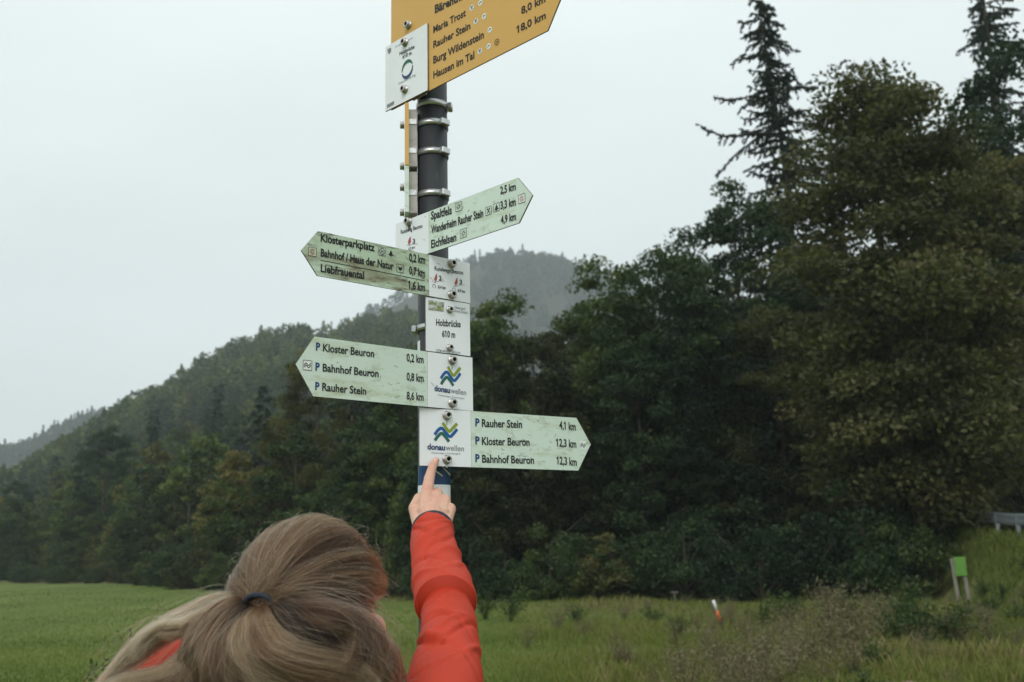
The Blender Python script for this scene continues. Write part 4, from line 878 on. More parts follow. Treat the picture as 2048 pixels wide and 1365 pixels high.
# ---- sign 4: mint arrow pointing left with the wave emblem
s4, p4, w4 = mint(-39.97, 'cleaner pale green arrow sign pointing left, with three parking destinations', .3713, .2690, 854.8, (591.5, 729), (629, 672.6), (626, 793), (945.5, 770), M_mint, True)
def dest(s, p, rows):
    for (pl_, tl, tr, b_, dl, dr, d_) in rows:
        s.text('P', pl_, (pl_[0] + 8.5, pl_[1] + 1), 14.5, M_blue, p, .02); s.text(b_, tl, tr, 14.5, M_ink, p, .012); s.text(d_, dl, dr, 14.5, M_ink, p, .012)
dest(s4, p4, [((631.5, 701), (645.5, 703), (748, 715), 'Kloster Beuron', (813, 723), (847, 727), '0,2 km'), ((630.5, 741), (645, 743), (757, 755), 'Bahnhof Beuron', (813, 761), (847, 764.5), '0,8 km'), ((630, 780), (644, 781.5), (732, 790), 'Rauher Stein', (813, 799), (847, 802), '8,6 km')])
pict(s4, 614.5, 731, 9.5, 'wave', p4)
s4.flat('scratch_mark', s4.ribbon([s4.L(735, 748), s4.L(741, 745), s4.L(747, 744)], .0016), M_ink, p4, .0009)
logo(s4, lambda a, b: (881.5 + a * 39, 733 + b * 37 + a * 2), .0058, w4)
s4.text('donau', (868.5, 782), (900, 786.5), 10.5, M_navyt, w4, .022); s4.text('wellen', (901, 786.5), (932, 791), 10.5, M_grey, w4, 0); s4.text('Premiumwege in Donaubergland', (876, 792), (928, 799), 3.5, M_grey, w4, -.004)
s4.bolt(903.5, 721); s4.bolt(903.5, 806.5); s4.mount(.002, s4.h - .002, s4.L(903, 760)[0] * .6, (), side=-1)

# ---- sign 5: mint arrow pointing right, lowest
s5, p5, w5 = mint(-32.52, 'lowest arrow sign, pale green and pointing right, touched by the finger', .2675, .1627, 942.5, (1181.5, 889), (1152.5, 836), (1157, 942), (839, 870), M_mint, False)
dest(s5, p5, [((950.5, 852.5), (963.5, 854), (1044, 856.5), 'Rauher Stein', (1118.5, 858), (1151.5, 861.5), '4,1 km'), ((950.5, 888.5), (963.5, 890), (1059, 892), 'Kloster Beuron', (1114, 893), (1152.5, 896), '12,3 km'), ((950.5, 924), (964, 925.5), (1068, 928), 'Bahnhof Beuron', (1115, 929), (1153.5, 932), '12,3 km')])
pict(s5, 1165.5, 891, 8, 'wave', p5, False)
logo(s5, lambda a, b: (869 + a * 45, 845.5 + b * 37 + a * 1), .0060, w5)
s5.text('donau', (854.5, 899), (890, 901), 10.5, M_navyt, w5, .022); s5.text('wellen', (890.8, 901), (927.5, 903), 10.5, M_grey, w5, 0); s5.text('Premiumwege in Donaubergland', (863, 907.5), (920, 909.5), 3.5, M_grey, w5, -.004)
s5.bolt(893, 831.5); s5.bolt(893, 919.5); s5.mount(.002, s5.h - .002, s5.L(893, 870)[0] * .6, (), side=-1)

# ---- the two signs seen edge on, left of the post, pointing away
for nm_, mt, ya, yb, lab, bnd in (('yel', M_yel, 349, 228, 'yellow sign seen edge on, pointing away below the big yellow board', (255, 312)), ('mint', M_mint, 441, 351, 'pale green sign seen edge on below the edge-on yellow one', (395,))):
    d0 = P(810, ya, AY).z; d1 = P(810, yb, AY).z
    s = Sign('arrow_sign', 83.8, lab, d0); hh = d1 - d0
    s.sheet('panel', [(.045, hh), (-.24, hh), (-.285, hh / 2), (-.24, 0), (.045, 0)], mt, 0, .008); s.root.children[0].data.materials[2] = mt
    s.mount(.004, hh - .004, 0.0, [P(868, q, AY).z - d0 for q in bnd], wd=.05, side=1)
    for yy in (.012, hh - .03): s.bolt_at(.006, yy)

# scratches and run-off marks on the sheets
M_scr = mat('scratch', (0.24, 0.27, 0.20), 0.7); M_run = mat('run_off', (0.45, 0.50, 0.44), 0.6); M_moss = mat('moss_stain', (0.17, 0.15, 0.08), 0.8)
r6 = random.Random(12)
for s_, p_, (xa_, xb_), n_, mt_ in ((s2, p2, (.03, .19), 12, M_scr), (s3, p3, (-.24, -.02), 22, M_moss), (s4, p4, (-.24, -.02), 13, M_scr), (s5, p5, (.10, .32), 14, M_scr)):
    for k in range(n_):
        x_, y_ = r6.uniform(xa_, xb_), r6.uniform(.008, s_.h - .008); a_ = r6.choice([.15, .9, -.7, 2.4]) + r6.gauss(0, .3); l_ = r6.uniform(.003, .013)
        q_ = [(x_, y_), (x_ + l_ * .5 * math.cos(a_), y_ + l_ * .5 * math.sin(a_) + r6.gauss(0, .001)), (x_ + l_ * math.cos(a_ + .3), y_ + l_ * math.sin(a_ + .3))]
        if all(.002 < b_ < s_.h - .002 for _, b_ in q_): s_.flat('scratch_mark', s_.ribbon(q_, r6.uniform(.0004, .0011)), mt_, p_, .00045)
for s_, w_, q_ in ((s3, w3, (902.5, 542)), (s4, w4, (903.5, 733)), (s4, w4, (903.5, 815)), (s5, w5, (893, 843)), (s5, w5, (893, 928))):
    c_ = s_.L(*q_); s_.flat('run_off_mark', s_.ribbon([(c_[0] - .001, c_[1] + .006), (c_[0], c_[1]), (c_[0] + .0006, c_[1] - .007)], .0035), M_run, w_, .0003)
# ------------------------------------------------------------------ the person
M_skin = mat('skin', (0.62, 0.37, 0.27), 0.5, spec=0.35, sss=0.25, noise=[(22, (0.58, 0.29, 0.21), 0.42, 0.68, (1, 1, 1)), (160, (0.68, 0.44, 0.34), 0.55, 0.75, (1, 1, 1))], bump=(420, 0.25, 0.0006))
M_nail = mat('nail', (0.70, 0.42, 0.36), 0.25, spec=0.5)
M_jacket = mat('red_softshell', (0.50, 0.047, 0.022), 0.62, spec=0.2, noise=[(9, (0.43, 0.040, 0.019), 0.4, 0.7, (1, 1, 1))], bump=(900, 0.12, 0.0004))
M_navy = mat('navy_trim', (0.018, 0.026, 0.042), 0.8)
M_trs = mat('dark_trousers', (0.05, 0.052, 0.06), 0.85); M_shoe = mat('brown_boots', (0.09, 0.06, 0.04), 0.7); M_eye = mat('eye', (0.75, 0.75, 0.75), 0.15); M_iris = mat('iris', (0.10, 0.13, 0.12), 0.2); M_lip = mat('lips', (0.55, 0.22, 0.19), 0.4)

def ico(bm, c, rad, rot=None, sub=2):
    mt = Matrix.Translation(c) @ (rot.to_4x4() if rot is not None else Matrix.Identity(4)) @ Matrix.Diagonal((*rad, 1))
    bmesh.ops.create_icosphere(bm, subdivisions=sub, radius=1, matrix=mt)
def cap(bm, p0, p1, r0, r1, sub=2):
    p0, p1 = Vector(p0), Vector(p1); d = (p1 - p0).length; n = max(2, int(d / (0.3 * min(r0, r1))) + 1)
    for i in range(n):
        t = i / (n - 1); r = r0 + (r1 - r0) * t; ico(bm, p0.lerp(p1, t), (r, r, r), None, sub)
def remesh(name, bm, voxel, smooth, fac=0.5):
    me = bpy.data.meshes.new(name); bm.to_mesh(me); bm.free(); ob = bpy.data.objects.new(name, me); COL.objects.link(ob)
    md = ob.modifiers.new('r', 'REMESH'); md.mode = 'VOXEL'; md.voxel_size = voxel
    if smooth: ms = ob.modifiers.new('s', 'SMOOTH'); ms.iterations = smooth; ms.factor = fac
    bpy.context.view_layer.update(); dg = bpy.context.evaluated_depsgraph_get()
    res = bpy.data.meshes.new_from_object(ob.evaluated_get(dg)); bpy.data.objects.remove(ob); bpy.data.meshes.remove(me)
    for p in res.polygons: p.use_smooth = True
    res.name = name; return res
def join(name, mes):
    bm = bmesh.new()
    for me in mes: bm.from_mesh(me)
    out = bpy.data.meshes.new(name); bm.to_mesh(out); bm.free()
    for p in out.polygons: p.use_smooth = True
    return out

PX, PY = -0.275, 1.27
person = empty('person', (PX, PY, 0)); tag(person, 'person in a red jacket with long blond-brown hair pointing at the lowest arrow', 'person')
INV = Matrix.Translation((-PX, -PY, 0))
def part(name, me, mt, parent=person):
    me.transform(INV); return link(name, me, mt, parent)

# head frame: looking up to the right, towards the sign
HC = P(636, 1240, 1.31)
yaw, pit = math.radians(19), math.radians(13)
hf = Vector((math.sin(yaw) * math.cos(pit), math.cos(yaw) * math.cos(pit), math.sin(pit))); hs = Vector((math.cos(yaw), -math.sin(yaw), 0)); hu = hs.cross(hf)
HR = Matrix((hs, hf, hu)).transposed()                  # columns: right, forward, up
def hp(x, y, z): return HC + HR @ Vector((x, y, z))
bm = bmesh.new()
ico(bm, hp(0, -.012, .022), (.074, .092, .086), HR, 3)                    # skull
ico(bm, hp(0, .030, -.035), (.060, .058, .085), HR, 3)                   # face
ico(bm, hp(0, .062, -.092), (.026, .022, .020), HR)                      # chin
ico(bm, hp(0, .075, .020), (.050, .022, .035), HR)                       # forehead
for sx in (-1, 1):
    ico(bm, hp(sx * .040, .058, -.030), (.022, .024, .022), HR)          # cheek
    ico(bm, hp(sx * .048, .020, -.080), (.016, .040, .020), HR)          # jaw
    ico(bm, hp(sx * .030, .082, .004), (.020, .010, .007), HR)           # brow
    ico(bm, hp(sx * .073, -.006, -.022), (.007, .017, .031), HR)         # ear
    ico(bm, hp(sx * .009, .098, -.040), (.008, .009, .007), HR)          # nostril
cap(bm, hp(0, .088, -.006), hp(0, .106, -.036), .008, .010)              # nose
ico(bm, hp(0, .090, -.064), (.022, .009, .006), HR); ico(bm, hp(0, .087, -.074), (.018, .010, .007), HR)
cap(bm, hp(0, -.018, -.06), (PX + .005, PY, 1.345), .050, .056)             # neck
head_me = remesh('h', bm, .0032, 6)
# rest of the body under the clothes
SHR, SHL = Vector((-.105, 1.275, 1.335)), Vector((-.452, 1.245, 1.345))
ELB, WR = P(888, 1168, 1.50), P(866, 1062, 1.695)
bm = bmesh.new()
cap(bm, (PX, PY, 1.34), (PX, PY, 1.16), .075, .115); cap(bm, SHR, (PX, PY, 1.28), .055, .085); cap(bm, SHL, (PX, PY, 1.28), .055, .085)
cap(bm, (PX, PY, 1.16), (PX, PY - .01, .92), .115, .135)
for sx in (-1, 1):
    cap(bm, (PX + sx * .085, PY, .88), (PX + sx * .10, PY + .015, .48), .085, .055); cap(bm, (PX + sx * .10, PY + .015, .48), (PX + sx * .11, PY - .02, .09), .055, .038)
LE, LW = Vector((-.515, 1.24, 1.07)), Vector((-.50, 1.33, .85))
cap(bm, SHL, LE, .047, .040); cap(bm, LE, LW, .040, .028); AR = P(884, 1410, 1.30); AE = P(889, 1190, 1.545); cap(bm, SHR, AR, .04, .034); cap(bm, AR, AE, .034, .024); cap(bm, AE, WR, .024, .024)
cap(bm, LW, LW + Vector((.005, .03, -.07)), .028, .036)
for k in range(4):
    q = LW + Vector((.022 - .015 * k, .03, -.085)); cap(bm, q, q + Vector((.0, .012, -.045)), .0085, .008); cap(bm, q + Vector((0, .012, -.045)), q + Vector((0, .004, -.078)), .008, .0065)
q = LW + Vector((.032, .035, -.04)); cap(bm, q, q + Vector((.012, .02, -.05)), .010, .008)
torso_me = remesh('t', bm, .006, 4)

# right hand: index finger stretched up to the plate, the others curled, thumb tucked at the left
def hit5(px, py):
    d = ray(px, py); c = Vector((0, 0, CAMH)); return c + d * ((s5.o - c).dot(s5.n) / d.dot(s5.n))
tipc = hit5(868.5, 922) + s5.n * 0.0068
ty = tipc.y
bm = bmesh.new()
IM, MM, RM, LM_ = P(853, 992, ty - .062), P(873, 994, ty - .056), P(889, 1003, ty - .060), P(900, 1018, ty - .072)
WRc = P(865, 1062, 1.695)
# back of the hand
for a, b, ra, rb in ((P(852, 1050, 1.712), IM, .016, .0125), (P(864, 1050, 1.708), MM, .016, .0125), (P(876, 1052, 1.708), RM, .016, .0118), (P(886, 1054, 1.708), LM_, .014, .0105), (WRc, P(862, 1030, 1.725), .026, .022), (AE, WRc, .022, .025)):
    cap(bm, a, b, ra, rb)
cap(bm, IM, LM_, .0105, .0095); cap(bm, P(850, 1025, 1.73), P(884, 1028, 1.73), .0150, .0135)
# index
I1, I2 = P(858.5, 958, ty - .026), P(864, 937, ty - .010)
for a, b, ra, rb in ((IM, I1, .0120, .0098), (I1, I2, .0098, .0083), (I2, tipc, .0083, .0066)): cap(bm, a, b, ra, rb)
ico(bm, I1, (.0103, .0103, .0103))
# curled fingers: out and down, then back to the palm
for A, dx0, dz0, r in ((MM, 2, -12, .0100), (RM, 2, -8, .0095), (LM_, 3, -3, .0085)):
    px_, py_ = {id(MM): (873, 994), id(RM): (889, 1003), id(LM_): (900, 1018)}[id(A)]
    B = P(px_ + dx0, py_ + dz0 + 4, A.y + .034); C = P(px_ - 3, py_ + 22, A.y + .046); D_ = P(px_ - 6, py_ + 30, A.y + .024)
    ico(bm, A, (r * 1.22,) * 3); cap(bm, A, B, r * 1.12, r); cap(bm, B, C, r, r * .92); cap(bm, C, D_, r * .92, r * .8)
# thumb
T0, T1, T2, T3 = P(842, 1050, 1.715), P(829, 1017, ty - .068), P(838, 997, ty - .036), P(856, 990, ty - .022)
for a, b, ra, rb in ((T0, T1, .0150, .0110), (T1, T2, .0108, .0098), (T2, T3, .0095, .0080)): cap(bm, a, b, ra, rb)
cap(bm, T1, IM, .010, .011)
hand_me = remesh('hand', bm, .00125, 4, .5)
body = part('body', join('body', [head_me, torso_me, hand_me]), M_skin)
# nail of the pointing finger (seen edge-on from below) and eyes, lips
dirf = (tipc - I2).normalized(); back = (Vector((0, -1, 0.35)) - dirf * dirf.dot(Vector((0, -1, .35)))).normalized()
bm = bmesh.new(); sd_ = dirf.cross(back)
rot = Matrix((sd_, dirf, back)).transposed()
ico(bm, tipc - dirf * .002 + back * .0050, (.0046, .0065, .0019), rot, 2); part('nail', bm_mesh('nail', bm, True), M_nail)
for sx in (-1, 1):
    bm = bmesh.new(); ico(bm, hp(sx * .030, .067, -.012), (.0125, .0125, .0125), None, 3); e_ = part('eye', bm_mesh('eye', bm, True), M_eye)
    bm = bmesh.new(); ico(bm, hp(sx * .030, .0765, -.010), (.0052, .0042, .0052), HR, 2); part('iris', bm_mesh('iris', bm, True), M_iris, e_)
bm = bmesh.new(); ico(bm, hp(0, .0935, -.0675), (.021, .0075, .008), HR, 2); part('lips', bm_mesh('lips', bm, True), M_lip)

# ---- sleeve of the raised arm
def gauss(x, c, w): return np.exp(-((x - c) / w) ** 2)
def sleeve(name, keys, nr, nphi, folds, seed, lip=False):
    """keys: (centre, radius); rings stand square to the axis; folds push the cloth in and out."""
    rg = np.random.default_rng(seed)
    c = catmull(np.array([list(k[0]) for k in keys]), nr); r = catmull(np.array([[k[1], 0, 0] for k in keys]), nr)[:, 0]
    t = np.gradient(c, axis=0); t /= np.linalg.norm(t, axis=1)[:, None]
    ref = np.array([1.0, 0, 0]); b = np.cross(t, ref); b /= np.linalg.norm(b, axis=1)[:, None]; a = np.cross(b, t)      # a: to the right, b: towards camera/up
    ph = np.linspace(0, 2 * np.pi, nphi, endpoint=False); S, PH = np.meshgrid(np.linspace(0, 1, nr), ph, indexing='ij')
    d = np.zeros_like(S)
    for (s0, sl, w, amp, p0, pw) in folds:               # ridge: position, slope with angle, width, height, centre angle, angular width
        dp = np.angle(np.exp(1j * (PH - p0))); d += 1.25 * amp * gauss(S, s0 + sl * dp + 0.02 * np.sin(3 * dp + s0 * 9), w) * gauss(dp, 0, pw)
    for k in range(5):
        d += 0.0007 * np.sin(S * rg.uniform(14, 40) + rg.integers(-3, 4) * PH + rg.uniform(0, 6.28)) * (0.5 + 0.5 * np.sin(PH * rg.integers(1, 3) + rg.uniform(0, 6)))
    R_ = r[:, None] + d
    v = c[:, None, :] + R_[..., None] * (np.cos(PH)[..., None] * a[:, None, :] + np.sin(PH)[..., None] * b[:, None, :])
    idx = np.arange(nr * nphi).reshape(nr, nphi)
    f = np.stack([idx[:-1], np.roll(idx[:-1], -1, 1), np.roll(idx[1:], -1, 1), idx[1:]], -1).reshape(-1, 4)
    return mesh_np(name, v.reshape(-1, 3), f, True)
def Q(px, py, Y, wpx): p = P(px, py, Y); return (p, wpx * Y / F)
NEAR = math.pi / 2
fore = sleeve('f', [Q(866, 1072, 1.692, 30), Q(865, 1066, 1.690, 41.5), Q(866, 1080, 1.672, 43.5), Q(869, 1104, 1.640, 46), Q(873, 1132, 1.605, 49), Q(879, 1160, 1.568, 53), Q(886, 1184, 1.530, 57.5), Q(890, 1199, 1.505, 60.5), Q(891, 1206, 1.495, 58), Q(890, 1197, 1.508, 57.5), Q(887, 1172, 1.552, 56)], 110, 96,
              [(.20, .10, .022, .0040, NEAR - .3, .9), (.26, -.11, .018, -.0042, NEAR + .4, .8), (.32, .10, .020, .0048, NEAR + .3, .9), (.38, .12, .016, -.0050, NEAR - .1, .9), (.44, .10, .022, .0050, NEAR - .5, .9), (.50, -.08, .018, -.0045, NEAR + .5, .8), (.55, .08, .024, .0040, NEAR - .9, .8), (.16, .0, .010, -.0025, NEAR, 2.5), (.60, -.10, .02, .004, NEAR + .9, .7), (.13, .03, .010, .0025, NEAR + .8, .7)], 1)
upper = sleeve('u', [Q(886, 1141, 1.628, 32), Q(887, 1163, 1.592, 37.5), Q(890, 1190, 1.549, 43.5), Q(894, 1224, 1.499, 50), Q(898, 1264, 1.447, 54), Q(897, 1300, 1.400, 61), Q(892, 1345, 1.352, 69), Q(884, 1400, 1.305, 80), Q(872, 1462, 1.265, 92)], 150, 110,
               [(.36, -.05, .012, .0010, NEAR + .2, .9), (.42, .08, .014, .0016, NEAR - .2, .9), (.47, -.08, .013, .0020, NEAR + .3, .9), (.53, -.06, .016, .0030, NEAR + .4, .9), (.575, -.06, .013, -.0034, NEAR + .2, 1.0), (.615, .09, .018, .0042, NEAR - .2, 1.0), (.66, .12, .014, -.0044, NEAR - .4, .9), (.70, -.11, .018, .0048, NEAR + .5, .9), (.74, -.08, .014, -.0044, NEAR + .2, 1.0), (.785, .12, .020, .0050, NEAR - .5, .9), (.825, .10, .014, -.0045, NEAR - .2, .9)], 2)
left_sl = sleeve('l', [((SHL.x + .02, SHL.y, SHL.z + .01), .070), (tuple(SHL.lerp(LE, .3)), .066), (tuple(LE), .056), (tuple(LE.lerp(LW, .6)), .048), (tuple(LW), .040), (tuple(LW + Vector((0, 0, .004))), .030)], 60, 48, [(.3, .1, .03, .005, 0, 1), (.45, -.1, .03, .006, 2, 1), (.6, .1, .03, .005, 4, 1)], 3)
bm = bmesh.new()
cap(bm, (PX, PY, 1.325), (PX, PY - .005, 1.12), .100, .150, 3); cap(bm, SHR + Vector((0, 0, -.01)), (PX + .04, PY, 1.28), .074, .105, 3); cap(bm, SHL + Vector((0, 0, 0)), (PX - .04, PY, 1.28), .074, .105, 3)
cap(bm, (PX, PY - .005, 1.12), (PX, PY - .01, .86), .150, .160, 3)
cap(bm, (PX - .05, PY - .015, 1.375), (PX + .06, PY - .01, 1.375), .062, .062, 3)     # collar
cap(bm, P(322, 1336, 1.265), P(430, 1340, 1.27), .040, .058, 3); cap(bm, P(430, 1345, 1.27), P(640, 1400, 1.25), .058, .05, 3)     # hood lying on the back
torso_j = remesh('tj', bm, .007, 8)
jacket = part('jacket', join('jacket', [fore, upper, left_sl, torso_j]), M_jacket)
# navy elastic at the wrist, slightly scalloped
cc, t_ = P(866, 1066, 1.690), (WRc - ELB).normalized(); bvec = t_.cross(Vector((1, 0, 0))).normalized(); avec = bvec.cross(t_)
vv = []
nph = 90; rw = 40.0 * 1.69 / F
for j, (dr, dt) in enumerate([(.0010, -.005), (.0026, .000), (.0022, .0072), (-.0002, .0095), (-.003, .007)]):
    for i in range(nph):
        a_ = 2 * math.pi * i / nph; k = rw + dr + .0006 * math.sin(a_ * 20) * (j < 2); q = cc + t_ * (dt + .002) + (avec * math.cos(a_) + bvec * math.sin(a_)) * k; vv.append(q)
ff = [(j * nph + i, j * nph + (i + 1) % nph, (j + 1) * nph + (i + 1) % nph, (j + 1) * nph + i) for j in range(4) for i in range(nph)]
part('cuff', mesh_np('cuff', np.array([list(q) for q in vv]), np.array(ff), True), M_navy)
# trousers and boots, below the frame
bm = bmesh.new(); cap(bm, (PX - .05, PY, .93), (PX + .05, PY, .93), .125, .125)
for sx in (-1, 1): cap(bm, (PX + sx * .085, PY, .88), (PX + sx * .10, PY + .015, .48), .100, .070); cap(bm, (PX + sx * .10, PY + .015, .48), (PX + sx * .11, PY - .02, .13), .070, .055)
part('trousers', remesh('trousers', bm, .008, 4), M_trs)
for sx in (-1, 1):
    bm = bmesh.new(); gz = float(terrain(PX + sx * .11, PY)); cap(bm, (PX + sx * .11, PY - .03, gz + .05), (PX + sx * .125, PY + .13, gz + .042), .050, .042); cap(bm, (PX + sx * .11, PY - .02, gz + .05), (PX + sx * .11, PY - .02, gz + .16), .048, .050)
    for v_ in bm.verts: v_.co.z = max(v_.co.z, gz + .001)
    part('boot', remesh('boot', bm, .006, 3), M_shoe)

# ---- hair
def hairmat(name, base):
    mt = bpy.data.materials.new(name); mt.use_nodes = True; t = mt.node_tree; t.nodes.clear()
    hb = t.nodes.new('ShaderNodeBsdfHairPrincipled'); hb.parametrization = 'COLOR'
    at = t.nodes.new('ShaderNodeAttribute'); at.attribute_name = 'tone'
    rp = t.nodes.new('ShaderNodeValToRGB'); e = rp.color_ramp.elements; e[0].position = 0; e[0].color = (*base[0], 1); e[1].position = 1; e[1].color = (*base[-1], 1)
    for i, c_ in enumerate(base[1:-1]): el = e.new((i + 1) / (len(base) - 1)); el.color = (*c_, 1)
    t.links.new(at.outputs['Fac'], rp.inputs[0]); t.links.new(rp.outputs[0], hb.inputs['Color'])
    hb.inputs['IOR'].default_value = 1.38; hb.inputs['Roughness'].default_value = 0.30; hb.inputs['Radial Roughness'].default_value = 0.5; hb.inputs['Random Roughness'].default_value = 0.2
    o_ = t.nodes.new('ShaderNodeOutputMaterial'); t.links.new(hb.outputs[0], o_.inputs[0]); return mt
M_hair = hairmat('hair', [(0.010, 0.005, 0.003), (0.042, 0.020, 0.011), (0.145, 0.080, 0.042), (0.46, 0.28, 0.145)])
M_scalp = mat('hair_base', (0.045, 0.030, 0.022), 0.8)

def curves(name, pts, rad, tone, mt):                   # pts: n strands x k points x 3
    n, k, _ = pts.shape; cu = bpy.data.hair_curves.new(name); cu.add_curves([k] * n)
    cu.attributes['position'].data.foreach_set('vector', np.ascontiguousarray(pts - np.array([PX, PY, 0]), dtype=np.float32).ravel())
    ra = cu.attributes.get('radius') or cu.attributes.new('radius', 'FLOAT', 'POINT'); ra.data.foreach_set('value', np.ascontiguousarray(rad, dtype=np.float32).ravel())
    ta = cu.attributes.new('tone', 'FLOAT', 'POINT'); ta.data.foreach_set('value', np.ascontiguousarray(np.clip(tone, 0, 1), dtype=np.float32).ravel())
    return link(name, cu, mt, person)

rg = np.random.default_rng(17)
EA = np.array([.077, .097, .090]); EC = np.array(list(hp(0, -.012, .022))); HRn = np.array(HR)
def on_head(dloc, lift): d = dloc / np.linalg.norm(dloc, axis=-1, keepdims=True); return EC + ((d * (EA + np.asarray(lift)[..., None])) @ HRn.T)
# the tie: where the ray through its pixel meets the hair surface
def head_hit(px, py, grow=.012):
    o_ = (np.array([0, 0, CAMH]) - EC) @ HRn; d = np.array(list(ray(px, py))) @ HRn; s_ = EA + grow; o_, d = o_ / s_, d / s_
    A, B, C_ = d @ d, o_ @ d, o_ @ o_ - 1; disc = max(B * B - A * C_, 0); t = (-B - math.sqrt(disc)) / A; return (o_ + d * t) * s_
tie_loc = head_hit(521, 1208); TIE = EC + HRn @ tie_loc; tdir = tie_loc / EA; tdir /= np.linalg.norm(tdir)
K = 16; s_ = np.linspace(0, 1, K)
def scalp(n, lift0, spread):
    out = []; dirs = []
    while len(dirs) < n:
        d = rg.normal(size=3); d /= np.linalg.norm(d)
        if d[1] > .72 + .22 * d[2] and d[2] < .86: continue           # face
        if d[1] > .25 and d[2] < -.05: continue                       # cheek
        if abs(d[0]) > .7 and -.05 < d[1] < .28 and d[2] < -.12: continue       # ear
        if d[2] < -.62: continue
        dirs.append(d)
    d = np.array(dirs); end = tdir + rg.normal(0, spread, (n, 3)); end /= np.linalg.norm(end, axis=1)[:, None]
    om = np.arccos(np.clip((d * end).sum(1), -1, 1))[:, None, None]; sn = np.sin(om) + 1e-6
    S = s_[None, :, None]; q = (np.sin((1 - S) * om) * d[:, None] + np.sin(S * om) * end[:, None]) / sn
    cid = (np.arctan2((d @ np.array([1, .3, .2])), (d @ np.array([-.2, .4, 1]))) * 26).astype(int); ph_ = np.sin(cid * 12.9898) * 43758.5453; ph_ -= np.floor(ph_)
    wob = .017 * np.sin(S * 5 + ph_[:, None, None] * 6.28) + rg.normal(0, .006, (n, 1, 3)) * np.sin(S * np.pi)
    q = q + wob * np.array([.5, .5, 1])
    lift = lift0 * rg.uniform(.15, 1, n)[:, None] + .0045 * np.sin(s_ * np.pi)[None] * (.5 + ph_[:, None]) + .0055 * ph_[:, None] - .004 * (1 - s_)[None] ** 4
    return on_head(q, lift), ph_
p1, c1 = scalp(15000, .012, .075)
tone1 = np.clip(.34 + .60 * (c1 - .5) + rg.normal(0, .17, len(c1)), .02, 1)[:, None] + np.zeros((1, K)) + .06 * np.sin(s_ * 9)[None]
r1 = np.full((len(p1), K), .00017) * (1 - .4 * s_[None] ** 6)

# loose hair: guide locks fan out from the tie and the nape; strands fill the space between neighbours
def G(*pts): return catmull(np.array([list(P(*p)) for p in pts]), K)
tY = TIE[1]
guides = [
    G((470, 1196, tY + .030), (420, 1206, tY + .02), (365, 1234, tY + .01), (312, 1262, tY), (278, 1296, tY - .01), (240, 1330, tY - .02), (190, 1390, tY - .03)),
    G((474, 1200, tY + .020), (432, 1214, tY), (392, 1246, tY - .015), (352, 1300, tY - .03), (300, 1340, tY - .035), (250, 1380, tY - .035), (215, 1440, tY - .03)),
    G((486, 1204, tY + .008), (455, 1226, tY - .015), (428, 1275, tY - .03), (404, 1330, tY - .04), (372, 1380, tY - .04), (345, 1430, tY - .04), (330, 1490, tY - .03)),
    G((500, 1206, tY + .000), (474, 1232, tY - .030), (452, 1285, tY - .045), (440, 1340, tY - .05), (425, 1390, tY - .05), (412, 1450, tY - .05), (405, 1520, tY - .04)),
    G((512, 1210, tY - .004), (496, 1238, tY - .040), (496, 1290, tY - .060), (520, 1340, tY - .065), (560, 1375, tY - .06), (585, 1420, tY - .06), (590, 1500, tY - .05)),
    G((522, 1213, tY - .004), (520, 1240, tY - .045), (540, 1290, tY - .070), (590, 1328, tY - .070), (650, 1344, tY - .06), (695, 1340, tY - .05), (715, 1365, tY - .045)),
    G((536, 1214, tY - .002), (556, 1232, tY - .042), (590, 1265, tY - .065), (640, 1296, tY - .060), (690, 1322, tY - .05), (725, 1360, tY - .045), (735, 1440, tY - .04)),
    G((548, 1212, tY + .004), (590, 1222, tY - .030), (640, 1240, tY - .045), (690, 1268, tY - .035), (730, 1302, tY - .03), (755, 1350, tY - .03), (765, 1440, tY - .03)),
    G((560, 1210, tY + .010), (615, 1222, tY - .005), (670, 1240, tY - .005), (715, 1262, tY + .005), (748, 1292, tY + .005), (768, 1345, tY), (778, 1440, tY - .01)),
    G((640, 1232, tY + .02), (680, 1250, tY + .02), (715, 1268, tY + .025), (745, 1290, tY + .03), (765, 1325, tY + .03), (775, 1370, tY + .02), (785, 1450, tY)),
]
guides = np.array(guides)
